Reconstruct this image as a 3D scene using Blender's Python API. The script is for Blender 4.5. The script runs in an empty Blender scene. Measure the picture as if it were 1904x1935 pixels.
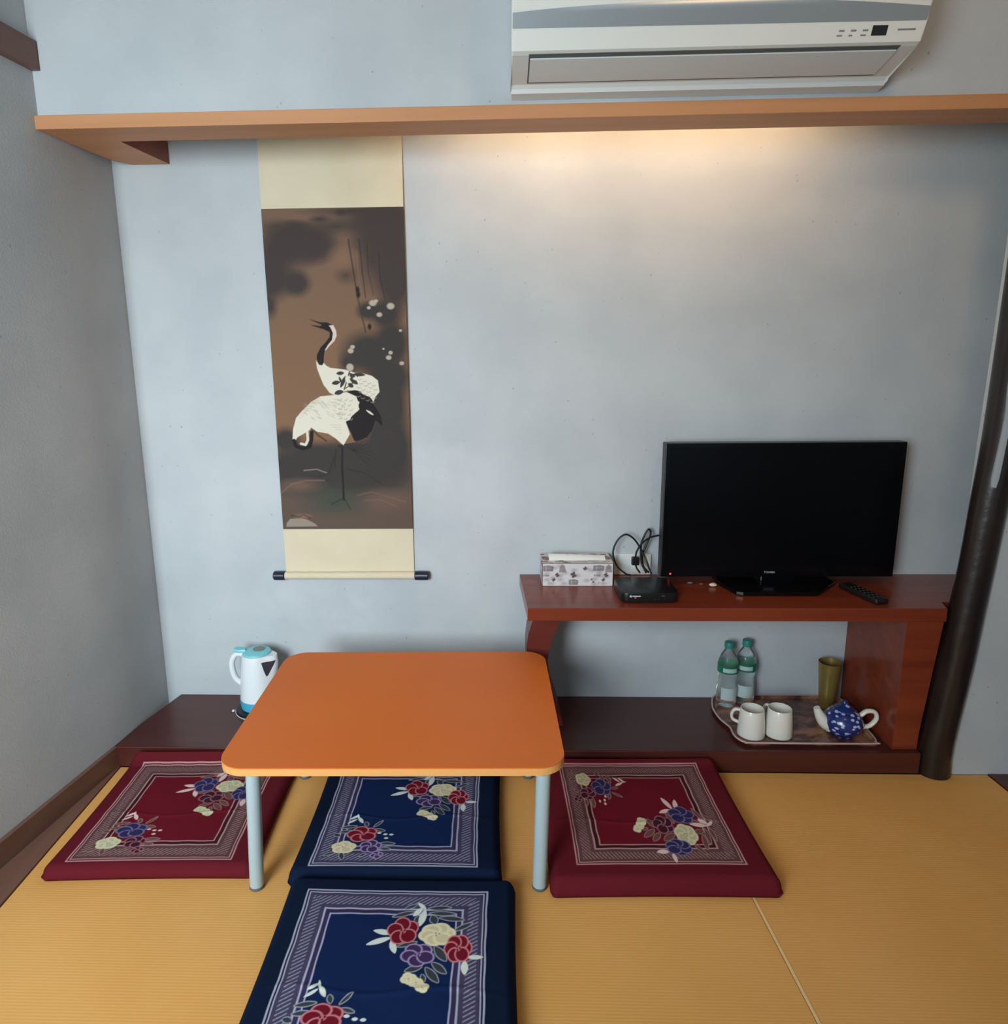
import bpy, bmesh, math, random
import numpy as np
from mathutils import Vector, Matrix
C = bpy.context.scene.collection
S = bpy.context.scene

# ------------------------------------------------------------------ camera, world, light, exposure
cam = bpy.data.cameras.new('camera'); camo = bpy.data.objects.new('camera', cam); C.objects.link(camo)
S.camera = camo
CF, CCX, CCY = 1281.03, 899.50, 929.40
PITCH, YAW, ROLL = 0.1947, -0.0329, -0.0105
cam.sensor_fit = 'HORIZONTAL'; cam.sensor_width = 36.0; cam.lens = CF * 36.0 / 1904.0
cam.shift_x = (952.0 - CCX) / 1904.0; cam.shift_y = (CCY - 967.5) / 1904.0
cam.clip_start = 0.05; cam.clip_end = 60
def cam_axes():
    def w(xx, uu, d):
        c, s = math.cos(ROLL), math.sin(ROLL); x = c*xx - s*uu; u = s*xx + c*uu
        c, s = math.cos(PITCH), math.sin(PITCH); y = c*d + s*u; Z = -s*d + c*u
        c, s = math.cos(YAW), math.sin(YAW)
        return Vector((c*x + s*y, -s*x + c*y, Z))
    return w(1, 0, 0), w(0, 1, 0), w(0, 0, 1)
r_, u_, f_ = cam_axes()
camo.matrix_world = Matrix(((r_.x, u_.x, -f_.x, 1.1443), (r_.y, u_.y, -f_.y, -2.1956), (r_.z, u_.z, -f_.z, 1.2303), (0, 0, 0, 1)))

world = bpy.data.worlds.new('world'); S.world = world; world.use_nodes = True
world.node_tree.nodes['Background'].inputs[0].default_value = (0.66, 0.84, 1.0, 1)
world.node_tree.nodes['Background'].inputs[1].default_value = 0.36
def area(name, loc, aim, sx, sy, power, col):
    l = bpy.data.lights.new(name, 'AREA'); l.shape = 'RECTANGLE'; l.size = sx; l.size_y = sy; l.energy = power; l.color = col
    o = bpy.data.objects.new(name, l); C.objects.link(o); o.location = loc
    o.rotation_euler = (Vector(aim) - Vector(loc)).to_track_quat('-Z', 'Y').to_euler(); return o
area('window_daylight', (-0.05, -3.0, 1.35), (0.30, 0.0, 0.62), 1.1, 1.2, 48, (0.79, 0.92, 1.0)).data.spread = math.radians(112)
area('room_lamp', (1.9, -1.7, 2.35), (2.7, -0.2, 1.5), 0.3, 0.3, 4.0, (1.0, 0.66, 0.40))
vs = S.view_settings
vs.view_transform = 'Standard'; vs.look = 'None'; vs.exposure = 0.0; vs.gamma = 1.0; vs.use_curve_mapping = False

# ------------------------------------------------------------------ helpers
def lin(c):
    return tuple(((v/255.0)/12.92 if v/255.0 <= 0.04045 else ((v/255.0+0.055)/1.055)**2.4) for v in c)
def setc(o, label=None, cat=None, group=None, kind=None):
    if label: o['label'] = label
    if cat: o['category'] = cat
    if group: o['group'] = group
    if kind: o['kind'] = kind
    return o
def thing(name, label, cat, loc=(0, 0, 0), rotz=0, group=None):
    o = bpy.data.objects.new(name, None); o.empty_display_size = 0.05; C.objects.link(o)
    o.location = loc; o.rotation_euler = (0, 0, rotz); return setc(o, label, cat, group)
def link(name, me, m, parent=None, label=None):
    o = bpy.data.objects.new(name, me); C.objects.link(o)
    if m: me.materials.append(m)
    if parent: o.parent = parent
    if label: o['label'] = label
    return o
def obj(name, bm, m, parent=None, smooth=False, label=None, ang=40):
    bmesh.ops.recalc_face_normals(bm, faces=bm.faces)
    me = bpy.data.meshes.new(name); bm.to_mesh(me); bm.free()
    if smooth:
        for p in me.polygons: p.use_smooth = True
        me.set_sharp_from_angle(angle=math.radians(ang))
    return link(name, me, m, parent, label)
def bx(bm, x0, x1, y0, y1, z0, z1, bev=0.0, seg=2):
    r = bmesh.ops.create_cube(bm, size=1.0)
    bmesh.ops.scale(bm, vec=(x1-x0, y1-y0, z1-z0), verts=r['verts'])
    bmesh.ops.translate(bm, vec=((x0+x1)/2, (y0+y1)/2, (z0+z1)/2), verts=r['verts'])
    if bev > 0:
        es = list({e for v in r['verts'] for e in v.link_edges})
        bmesh.ops.bevel(bm, geom=es, offset=bev, segments=seg, profile=0.5, affect='EDGES')
    return bm
def box(*a, **k): return bx(bmesh.new(), *a, **k)
def prism(pts, lo, hi, axis='z', bm=None, bev=0):
    """extrude a 2-D outline: axis z -> pts (x,y); axis y -> pts (x,z); axis x -> pts (y,z)"""
    bm = bm or bmesh.new()
    f = {'z': lambda p, h: (p[0], p[1], h), 'y': lambda p, h: (p[0], h, p[1]), 'x': lambda p, h: (h, p[0], p[1])}[axis]
    a = [bm.verts.new(f(p, lo)) for p in pts]; b = [bm.verts.new(f(p, hi)) for p in pts]
    n = len(pts); fs = [bm.faces.new(a), bm.faces.new(b[::-1])]
    for i in range(n): fs.append(bm.faces.new((a[i], b[i], b[(i+1) % n], a[(i+1) % n])))
    if bev:
        es = [e for e in bm.edges if (e.verts[0] in a) == (e.verts[1] in a) and (e.verts[0] in a or e.verts[0] in b)]
        bmesh.ops.bevel(bm, geom=es, offset=bev, segments=2, profile=0.5, affect='EDGES')
    return bm
def lathe(prof, seg=40, bm=None, c=(0, 0), cap=True):
    bm = bm or bmesh.new(); rings = []
    for r, z in prof:
        if r < 1e-5: rings.append([bm.verts.new((c[0], c[1], z))])
        else: rings.append([bm.verts.new((c[0]+r*math.cos(2*math.pi*i/seg), c[1]+r*math.sin(2*math.pi*i/seg), z)) for i in range(seg)])
    for a, b in zip(rings, rings[1:]):
        for i in range(seg):
            j = (i+1) % seg
            if len(a) == 1 and len(b) == 1: continue
            if len(a) == 1: bm.faces.new((a[0], b[i], b[j]))
            elif len(b) == 1: bm.faces.new((a[i], a[j], b[0]))
            else: bm.faces.new((a[i], a[j], b[j], b[i]))
    if cap:
        if len(rings[0]) > 1: bm.faces.new(rings[0])
        if len(rings[-1]) > 1: bm.faces.new(rings[-1])
    return bm
def catmull(pts, n=8):
    P = [Vector(p) for p in pts]; P = [2*P[0]-P[1]] + P + [2*P[-1]-P[-2]]; out = []
    for i in range(1, len(P)-2):
        for k in range(n):
            t = k/n; a, b, c, d = P[i-1], P[i], P[i+1], P[i+2]
            out.append(0.5*((2*b)+(c-a)*t+(2*a-5*b+4*c-d)*t*t+(3*b-a-3*c+d)*t**3))
    out.append(P[-2]); return out
def tube(pts, rad, seg=10, n=8, bm=None, flat=1.0, smooth=True):
    bm = bm or bmesh.new()
    P = catmull(pts, n) if smooth else [Vector(p) for p in pts]
    m = len(P); rr = rad if callable(rad) else (lambda t: rad)
    up = Vector((0, 0, 1)); rings = []
    t0 = (P[1]-P[0]).normalized()
    if abs(t0.dot(up)) > 0.9: up = Vector((0, 1, 0))
    nrm = (up - t0*up.dot(t0)).normalized()
    for i in range(m):
        t = (P[min(i+1, m-1)]-P[max(i-1, 0)]).normalized()
        nrm = (nrm - t*nrm.dot(t)).normalized(); bn = t.cross(nrm); r = rr(i/(m-1))
        rings.append([bm.verts.new(P[i] + nrm*math.cos(2*math.pi*k/seg)*r + bn*math.sin(2*math.pi*k/seg)*r*flat) for k in range(seg)])
    for a, b in zip(rings, rings[1:]):
        for k in range(seg): bm.faces.new((a[k], a[(k+1) % seg], b[(k+1) % seg], b[k]))
    bm.faces.new(rings[0]); bm.faces.new(rings[-1][::-1]); return bm
def rrect(x0, x1, y0, y1, r, n=8):
    out = []
    for cx, cy, a0 in ((x1-r, y1-r, 0), (x0+r, y1-r, 90), (x0+r, y0+r, 180), (x1-r, y0+r, 270)):
        for k in range(n+1):
            a = math.radians(a0+90*k/n); out.append((cx+r*math.cos(a), cy+r*math.sin(a)))
    return out

# ------------------------------------------------------------------ materials
def mat(name, col, rough=0.6, metal=0.0, coat=0.0, spec=0.5, trans=0.0, ior=1.45, emit=None, es=0.0, alpha=1.0, sheen=0.0):
    m = bpy.data.materials.new(name); m.use_nodes = True; b = m.node_tree.nodes['Principled BSDF']
    b.inputs['Base Color'].default_value = (*col, 1); b.inputs['Roughness'].default_value = rough
    b.inputs['Metallic'].default_value = metal; b.inputs['Coat Weight'].default_value = coat; b.inputs['Coat Roughness'].default_value = 0.12
    b.inputs['Specular IOR Level'].default_value = spec; b.inputs['Transmission Weight'].default_value = trans; b.inputs['IOR'].default_value = ior
    b.inputs['Sheen Weight'].default_value = sheen; b.inputs['Alpha'].default_value = alpha
    if emit: b.inputs['Emission Color'].default_value = (*emit, 1); b.inputs['Emission Strength'].default_value = es
    return m
def nodes(m): return m.node_tree.nodes, m.node_tree.links, m.node_tree.nodes['Principled BSDF']
def vary(m, c1, c2, scale=(5, 5, 5), detail=4, lo=0.35, hi=0.65, bump=0.0, bscale=None, bdist=0.002, dist=0.0):
    N, L, b = nodes(m)
    tc = N.new('ShaderNodeTexCoord'); mp = N.new('ShaderNodeMapping'); mp.inputs['Scale'].default_value = scale
    nz = N.new('ShaderNodeTexNoise'); nz.inputs['Scale'].default_value = 1; nz.inputs['Detail'].default_value = detail; nz.inputs['Distortion'].default_value = dist
    cr = N.new('ShaderNodeValToRGB'); cr.color_ramp.elements[0].position = lo; cr.color_ramp.elements[1].position = hi
    cr.color_ramp.elements[0].color = (*c1, 1); cr.color_ramp.elements[1].color = (*c2, 1)
    L.new(tc.outputs['Object'], mp.inputs[0]); L.new(mp.outputs[0], nz.inputs['Vector']); L.new(nz.outputs['Fac'], cr.inputs[0]); L.new(cr.outputs[0], b.inputs['Base Color'])
    if bump:
        bp = N.new('ShaderNodeBump'); bp.inputs['Strength'].default_value = bump; bp.inputs['Distance'].default_value = bdist
        n2 = N.new('ShaderNodeTexNoise'); n2.inputs['Scale'].default_value = bscale or 60; n2.inputs['Detail'].default_value = 5
        L.new(tc.outputs['Object'], n2.inputs['Vector']); L.new(n2.outputs['Fac'], bp.inputs['Height']); L.new(bp.outputs[0], b.inputs['Normal'])
    return cr
def plaster():
    m = mat('grey_plaster', (0.5, 0.5, 0.5), 0.9, spec=0.2); N, L, b = nodes(m)
    cr = vary(m, (0.458, 0.486, 0.500), (0.528, 0.552, 0.560), (3.2, 3.2, 3.2), 12, 0.36, 0.64, bump=0.25, bscale=190, bdist=0.0022)
    tc = N['Texture Coordinate']
    # small dark specks and pale bloom stains in the plaster
    v = N.new('ShaderNodeTexVoronoi'); v.inputs['Scale'].default_value = 23; L.new(tc.outputs['Object'], v.inputs['Vector'])
    n3 = N.new('ShaderNodeTexNoise'); n3.inputs['Scale'].default_value = 70; L.new(tc.outputs['Object'], n3.inputs['Vector'])
    ad = N.new('ShaderNodeMath'); ad.operation = 'MULTIPLY_ADD'; ad.inputs[1].default_value = 0.25; L.new(n3.outputs['Fac'], ad.inputs[0]); L.new(v.outputs['Distance'], ad.inputs[2])
    r2 = N.new('ShaderNodeValToRGB'); r2.color_ramp.elements[0].position = 0.15; r2.color_ramp.elements[1].position = 0.19
    r2.color_ramp.elements[0].color = (0.72, 0.72, 0.72, 1); r2.color_ramp.elements[1].color = (1, 1, 1, 1); L.new(ad.outputs[0], r2.inputs[0])
    mx = N.new('ShaderNodeMix'); mx.data_type = 'RGBA'; mx.blend_type = 'MULTIPLY'; mx.inputs['Factor'].default_value = 1.0
    L.new(cr.outputs[0], mx.inputs['A']); L.new(r2.outputs[0], mx.inputs['B'])
    # bleached blotches near (0.97..1.15, z 0.72..0.85) and a band low on the wall
    sx = N.new('ShaderNodeVectorMath'); sx.operation = 'DISTANCE'; sx.inputs[1].default_value = (1.08, 0.0, 0.77); L.new(tc.outputs['Object'], sx.inputs[0])
    n4 = N.new('ShaderNodeTexNoise'); n4.inputs['Scale'].default_value = 9; n4.inputs['Detail'].default_value = 3; L.new(tc.outputs['Object'], n4.inputs['Vector'])
    m1 = N.new('ShaderNodeMath'); m1.operation = 'MULTIPLY_ADD'; m1.inputs[1].default_value = 0.34; L.new(n4.outputs['Fac'], m1.inputs[0]); L.new(sx.outputs['Value'], m1.inputs[2])
    r3 = N.new('ShaderNodeValToRGB'); r3.color_ramp.elements[0].position = 0.22; r3.color_ramp.elements[1].position = 0.36
    r3.color_ramp.elements[0].color = (0.16, 0.16, 0.16, 1); r3.color_ramp.elements[1].color = (0, 0, 0, 1); L.new(m1.outputs[0], r3.inputs[0])
    m2 = N.new('ShaderNodeMix'); m2.data_type = 'RGBA'; L.new(r3.outputs[0], m2.inputs['Factor']); L.new(mx.outputs['Result'], m2.inputs['A']); m2.inputs['B'].default_value = (0.78, 0.78, 0.83, 1)
    prev = m2
    for pos, rad in (((0.46, 0, 0.43), 0.30), ((0.66, 0, 0.40), 0.27), ((0.95, 0, 0.88), 0.26), ((1.72, 0, 0.33), 0.22)):
        d = N.new('ShaderNodeVectorMath'); d.operation = 'DISTANCE'; d.inputs[1].default_value = pos; L.new(tc.outputs['Object'], d.inputs[0])
        ma = N.new('ShaderNodeMath'); ma.operation = 'MULTIPLY_ADD'; ma.inputs[1].default_value = 0.34; L.new(n4.outputs['Fac'], ma.inputs[0]); L.new(d.outputs['Value'], ma.inputs[2])
        rr = N.new('ShaderNodeValToRGB'); rr.color_ramp.elements[0].position = rad-0.1; rr.color_ramp.elements[1].position = rad
        rr.color_ramp.elements[0].color = (0.16, 0.16, 0.16, 1); rr.color_ramp.elements[1].color = (0, 0, 0, 1); L.new(ma.outputs[0], rr.inputs[0])
        mq = N.new('ShaderNodeMix'); mq.data_type = 'RGBA'; L.new(rr.outputs[0], mq.inputs['Factor']); L.new(prev.outputs['Result'], mq.inputs['A']); mq.inputs['B'].default_value = (0.76, 0.77, 0.82, 1); prev = mq
    L.new(prev.outputs['Result'], b.inputs['Base Color'])
    return m
def wood(name, c1, c2, rough=0.35, coat=0.0, sc=(1.5, 22, 22), dist=1.2):
    m = mat(name, c1, rough, coat=coat); vary(m, c1, c2, sc, 5, 0.3, 0.7, bump=0.05, bscale=90, bdist=0.001, dist=dist); return m
M = {}
M['plaster'] = plaster()
M['redwood'] = wood('red_brown_varnish', lin((112, 46, 28)), lin((134, 58, 34)), 0.27, 0.08, dist=0.5)
M['bracket'] = wood('dark_red_varnish', lin((92, 34, 28)), lin((108, 42, 34)), 0.35, 0.05, dist=0.5)
M['darkwood'] = wood('dark_ledge_varnish', lin((70, 30, 26)), lin((84, 38, 32)), 0.32, 0.12, dist=0.5)
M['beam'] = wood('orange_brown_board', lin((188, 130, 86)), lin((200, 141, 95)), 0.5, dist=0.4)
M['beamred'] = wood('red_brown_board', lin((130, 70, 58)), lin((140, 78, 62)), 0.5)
M['rail'] = wood('brown_rail', lin((108, 76, 64)), lin((120, 86, 72)), 0.45, sc=(22, 1.5, 22))
M['trim'] = wood('dull_brown_trim', lin((110, 82, 74)), lin((122, 90, 80)), 0.5, sc=(22, 1.5, 22))
M['white'] = mat('white_plastic', lin((226, 228, 222)), 0.35)
M['offwhite'] = mat('grey_white_plastic', lin((222, 226, 222)), 0.4)
M['darkslot'] = mat('dark_slot', lin((92, 96, 92)), 0.6)
M['silver'] = mat('brushed_silver', lin((178, 188, 192)), 0.34, metal=0.5)
M['black'] = mat('black_plastic', lin((20, 20, 22)), 0.35)
M['gloss'] = mat('gloss_black', lin((10, 10, 12)), 0.16, spec=0.3)
M['screen'] = mat('dark_screen', lin((8, 9, 12)), 0.22, spec=0.25)
M['charcoal'] = mat('charcoal_plastic', lin((40, 40, 42)), 0.45)
M['grey'] = mat('grey_print', lin((130, 132, 130)), 0.5)
M['print'] = mat('pale_print', lin((190, 192, 195)), 0.5)
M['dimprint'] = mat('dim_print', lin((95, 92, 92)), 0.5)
M['led'] = mat('red_led', lin((200, 30, 40)), 0.4, emit=(1, 0.05, 0.1), es=2.5)
M['orangeled'] = mat('amber_led', lin((190, 90, 60)), 0.4, emit=(1, 0.25, 0.1), es=0.4)
M['cream'] = mat('cream_cloth', lin((208, 196, 164)), 0.85)
vary(M['cream'], lin((210, 197, 168)), lin((219, 206, 178)), (6, 6, 6), 3, 0.3, 0.7, bump=0.1, bscale=400, bdist=0.0005)
M['navy'] = mat('dark_navy_knob', lin((34, 38, 54)), 0.3)
M['leg'] = mat('pale_blue_grey_metal', lin((166, 184, 188)), 0.38)
M['tabletop'] = mat('orange_laminate', lin((190, 108, 52)), 0.45, spec=0.25)
vary(M['tabletop'], lin((212, 108, 42)), lin((219, 114, 46)), (2, 2, 2), 3, 0.3, 0.7, bump=0.04, bscale=500, bdist=0.0004)
M['tableedge'] = mat('light_orange_edging', lin((228, 164, 96)), 0.45)
M['rubber'] = mat('grey_rubber', lin((96, 100, 102)), 0.7)
M['kettle'] = mat('white_kettle_plastic', lin((226, 230, 232)), 0.3)
M['cyan'] = mat('aqua_plastic', lin((128, 208, 216)), 0.35)
M['cyanblue'] = mat('sky_blue_plastic', lin((70, 170, 205)), 0.35)
M['smoke'] = mat('smoked_gauge', lin((62, 56, 62)), 0.3)
M['mug'] = mat('white_glaze', lin((228, 224, 212)), 0.25, coat=0.3)
M['gold'] = mat('olive_gold_metal', lin((160, 138, 78)), 0.36, metal=0.6)
M['pet'] = mat('clear_bottle', (0.93, 0.98, 0.97), 0.04, trans=0.96, ior=1.22)
M['cap'] = mat('teal_cap', lin((36, 128, 118)), 0.4)
M['greenlabel'] = mat('green_label', lin((20, 118, 84)), 0.4, alpha=0.86)
M['clearlabel'] = mat('pale_label', lin((196, 214, 214)), 0.5, alpha=0.7)
M['tissue'] = mat('white_tissue', lin((238, 238, 234)), 0.9)
M['rim'] = mat('pinkish_tray_rim', lin((206, 178, 172)), 0.4)
M['remote'] = mat('remote_black', lin((26, 20, 20)), 0.45)
M['scrap'] = mat('cream_scrap', lin((214, 200, 170)), 0.6)
M['brownscrap'] = mat('brown_scrap', lin((120, 78, 70)), 0.6)
M['greyscrap'] = mat('grey_scrap', lin((120, 118, 112)), 0.6)
M['scar_highlight'] = mat('bare_wood_highlight', lin((150, 158, 162)), 0.55)  # bare spot on the post, its reflected highlight painted into the colour
M['glow'] = mat('warm_tube', (1, 0.8, 0.5), 0.5, emit=(1.0, 0.66, 0.38), es=17.0)
M['subfloor'] = mat('subfloor', lin((90, 70, 50)), 0.8)
M['ceil'] = mat('ceiling_paint', lin((205, 205, 200)), 0.9)
def tatami():
    m = mat('tatami_weave', lin((202, 158, 88)), 0.62, spec=0.12); N, L, b = nodes(m)
    tc = N.new('ShaderNodeTexCoord'); w = N.new('ShaderNodeTexWave'); w.bands_direction = 'Y'; w.inputs['Scale'].default_value = 46; w.inputs['Distortion'].default_value = 0.25; w.inputs['Detail Scale'].default_value = 2
    L.new(tc.outputs['Object'], w.inputs['Vector'])
    nz = N.new('ShaderNodeTexNoise'); nz.inputs['Scale'].default_value = 3.0; nz.inputs['Detail'].default_value = 4; L.new(tc.outputs['Object'], nz.inputs['Vector'])
    cr = N.new('ShaderNodeValToRGB'); cr.color_ramp.elements[0].position = 0.3; cr.color_ramp.elements[1].position = 0.7
    cr.color_ramp.elements[0].color = (*lin((222, 163, 90)), 1); cr.color_ramp.elements[1].color = (*lin((230, 173, 102)), 1); L.new(nz.outputs['Fac'], cr.inputs[0])
    mx = N.new('ShaderNodeMix'); mx.data_type = 'RGBA'; mx.blend_type = 'MULTIPLY'; mx.inputs['B'].default_value = (0.97, 0.965, 0.955, 1)
    L.new(w.outputs['Fac'], mx.inputs['Factor']); L.new(cr.outputs[0], mx.inputs['A']); L.new(mx.outputs['Result'], b.inputs['Base Color'])
    bp = N.new('ShaderNodeBump'); bp.inputs['Strength'].default_value = 0.12; bp.inputs['Distance'].default_value = 0.001; L.new(w.outputs['Fac'], bp.inputs['Height']); L.new(bp.outputs[0], b.inputs['Normal'])
    return m
M['tatami'] = tatami()
M['tatamiedge'] = mat('tatami_fold', lin((236, 204, 146)), 0.7)
def vcol(name, rough, bump=0.0, bs=600, sheen=0.0, spec=0.3):
    m = mat(name, (0.5, 0.5, 0.5), rough, spec=spec, sheen=sheen); N, L, b = nodes(m)
    a = N.new('ShaderNodeAttribute'); a.attribute_name = 'art'; L.new(a.outputs['Color'], b.inputs['Base Color'])
    if bump:
        tc = N.new('ShaderNodeTexCoord'); n2 = N.new('ShaderNodeTexNoise'); n2.inputs['Scale'].default_value = bs
        bp = N.new('ShaderNodeBump'); bp.inputs['Strength'].default_value = bump; bp.inputs['Distance'].default_value = 0.0008
        L.new(tc.outputs['Object'], n2.inputs['Vector']); L.new(n2.outputs['Fac'], bp.inputs['Height']); L.new(bp.outputs[0], b.inputs['Normal'])
    return m
M['cloth'] = vcol('printed_cloth', 0.85, 0.3, 500, spec=0.06)
M['silk'] = vcol('painted_silk', 0.75, 0.1, 300)
M['carton'] = vcol('printed_carton', 0.6)
def bark():
    m = mat('dark_polished_log', lin((30, 24, 22)), 0.33, coat=0.3); vary(m, lin((22, 17, 16)), lin((52, 40, 34)), (18, 18, 3), 5, 0.35, 0.75, bump=0.5, bscale=14, bdist=0.006); return m
M['bark'] = bark()
def spots():
    m = mat('blue_spotted_glaze', lin((34, 52, 110)), 0.25, coat=0.4); N, L, b = nodes(m)
    tc = N.new('ShaderNodeTexCoord'); mp = N.new('ShaderNodeMapping'); mp.inputs['Scale'].default_value = (1, 1, 1.6)
    v = N.new('ShaderNodeTexVoronoi'); v.inputs['Scale'].default_value = 54; v.inputs['Randomness'].default_value = 0.75
    cr = N.new('ShaderNodeValToRGB'); cr.color_ramp.elements[0].position = 0.27; cr.color_ramp.elements[1].position = 0.37
    cr.color_ramp.elements[0].color = (*lin((190, 198, 232)), 1); cr.color_ramp.elements[1].color = (*lin((34, 50, 112)), 1)
    L.new(tc.outputs['Object'], mp.inputs[0]); L.new(mp.outputs[0], v.inputs['Vector']); L.new(v.outputs['Distance'], cr.inputs[0]); L.new(cr.outputs[0], b.inputs['Base Color']); return m
M['spots'] = spots()
def traymat():
    m = mat('brown_patterned_tray', lin((120, 74, 60)), 0.35, coat=0.3); vary(m, lin((84, 44, 40)), lin((160, 112, 86)), (9, 14, 9), 3, 0.42, 0.6, dist=1.5); return m
M['tray'] = traymat()

# ------------------------------------------------------------------ painter: evaluates drawn shapes at mesh vertices
class Paint:
    def __init__(s, a, b, px, base):
        s.a, s.b, s.px = a, b, px; s.c = np.zeros((len(a), 3)); s.c[:] = base
    def _box(s, x0, x1, y0, y1, m): return np.nonzero((s.a > x0-m) & (s.a < x1+m) & (s.b > y0-m) & (s.b < y1+m))[0]
    def mix(s, i, w, col):
        w = np.clip(w, 0, 1)[:, None]; s.c[i] = s.c[i]*(1-w) + np.array(col)*w
    def cover(s, d, soft=1.0): return np.clip(0.5 - d/(s.px*soft), 0, 1)
    def poly(s, pts, col, al=1.0, out=None, ow=0):
        P = np.array(pts); i = s._box(P[:, 0].min(), P[:, 0].max(), P[:, 1].min(), P[:, 1].max(), s.px*2+ow)
        if not len(i): return
        x, y = s.a[i], s.b[i]; d = np.full(len(i), 1e9); ins = np.zeros(len(i), bool)
        for k in range(len(P)):
            x1, y1 = P[k]; x2, y2 = P[(k+1) % len(P)]; ex, ey = x2-x1, y2-y1; L2 = ex*ex+ey*ey+1e-12
            t = np.clip(((x-x1)*ex+(y-y1)*ey)/L2, 0, 1); d = np.minimum(d, np.hypot(x-x1-t*ex, y-y1-t*ey))
            c = (y1 > y) != (y2 > y)
            ins ^= c & (x < ex*(y-y1)/(ey if abs(ey) > 1e-12 else 1e-12)+x1)
        sd = np.where(ins, -d, d); s.mix(i, s.cover(sd)*al, col)
        if out is not None: s.mix(i, s.cover(np.abs(sd)-ow/2)*al, out)
    def stroke(s, pts, w, col, al=1.0):
        P = np.array(pts); i = s._box(P[:, 0].min(), P[:, 0].max(), P[:, 1].min(), P[:, 1].max(), w+s.px*2)
        if not len(i): return
        x, y = s.a[i], s.b[i]; d = np.full(len(i), 1e9)
        for k in range(len(P)-1):
            x1, y1 = P[k]; ex, ey = P[k+1]-P[k]; L2 = ex*ex+ey*ey+1e-12
            t = np.clip(((x-x1)*ex+(y-y1)*ey)/L2, 0, 1); d = np.minimum(d, np.hypot(x-x1-t*ex, y-y1-t*ey))
        s.mix(i, s.cover(d-w/2)*al, col)
    def ell(s, c, rx, ry, col, al=1.0, soft=0.0, rot=0.0, out=None, ow=0):
        R = max(rx, ry)*(1+soft); i = s._box(c[0]-R, c[0]+R, c[1]-R, c[1]+R, s.px*2+ow)
        if not len(i): return
        x, y = s.a[i]-c[0], s.b[i]-c[1]; cs, sn = math.cos(rot), math.sin(rot); x, y = x*cs+y*sn, -x*sn+y*cs
        q = np.hypot(x/rx, y/ry)
        if soft: s.mix(i, (1+soft/2-q)/soft*al, col)
        else:
            sd = (q-1)*min(rx, ry); s.mix(i, s.cover(sd)*al, col)
            if out is not None: s.mix(i, s.cover(np.abs(sd)-ow/2)*al, out)
    def leaf(s, p, q, w, col, out=None, ow=0.006):
        p, q = np.array(p), np.array(q); i = s._box(min(p[0], q[0]), max(p[0], q[0]), min(p[1], q[1]), max(p[1], q[1]), w+s.px*2)
        if not len(i): return
        e = q-p; L = math.hypot(*e)+1e-9; e = e/L; x, y = s.a[i]-p[0], s.b[i]-p[1]
        t = (x*e[0]+y*e[1])/L; h = np.abs(-x*e[1]+y*e[0]); hw = w/2*np.sin(np.pi*np.clip(t, 0, 1))**0.75
        sd = np.where((t < 0) | (t > 1), 1.0, h-hw); s.mix(i, s.cover(sd), col)
        if out is not None: s.mix(i, s.cover(np.abs(sd)-ow/2)*0.9, out)
def paint_mesh(name, P, nu, nv, cols, m, parent=None, extra=None, label=None):
    """grid mesh nu x nv from points P (nv*nu,3) with per-vertex colour; extra = (verts, faces) closes the back"""
    idx = np.arange(nu*nv).reshape(nv, nu)
    q = np.stack([idx[:-1, :-1], idx[:-1, 1:], idx[1:, 1:], idx[1:, :-1]], -1).reshape(-1, 4)
    V = P; F = q
    if extra is not None:
        ring = np.concatenate([idx[0, :], idx[1:, -1], idx[-1, -2::-1], idx[-2:0:-1, 0]]); n0 = len(V); low = V[ring].copy(); low = extra(low)
        V = np.concatenate([V, low]); r2 = n0+np.arange(len(ring)); nx = np.roll(np.arange(len(ring)), -1)
        F = np.concatenate([F, np.stack([ring, r2, r2[nx], ring[nx]], -1)]); cols = np.concatenate([cols, cols[ring]])
    me = bpy.data.meshes.new(name); me.vertices.add(len(V)); me.vertices.foreach_set('co', V.astype(np.float32).ravel())
    nf = len(F); cap = extra is not None; k = len(r2) if cap else 0
    me.loops.add(nf*4+k); me.polygons.add(nf+(1 if cap else 0))
    lv = F.ravel(); ls = np.arange(nf)*4
    if cap: lv = np.concatenate([lv, r2[::-1]]); ls = np.append(ls, nf*4)
    me.loops.foreach_set('vertex_index', lv.astype(np.int32)); me.polygons.foreach_set('loop_start', ls.astype(np.int32))
    me.polygons.foreach_set('use_smooth', np.ones(len(ls), bool)); me.update(calc_edges=True)
    at = me.color_attributes.new('art', 'FLOAT_COLOR', 'POINT'); at.data.foreach_set('color', np.concatenate([cols, np.ones((len(cols), 1))], 1).astype(np.float32).ravel())
    return link(name, me, m, parent, label)
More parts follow.
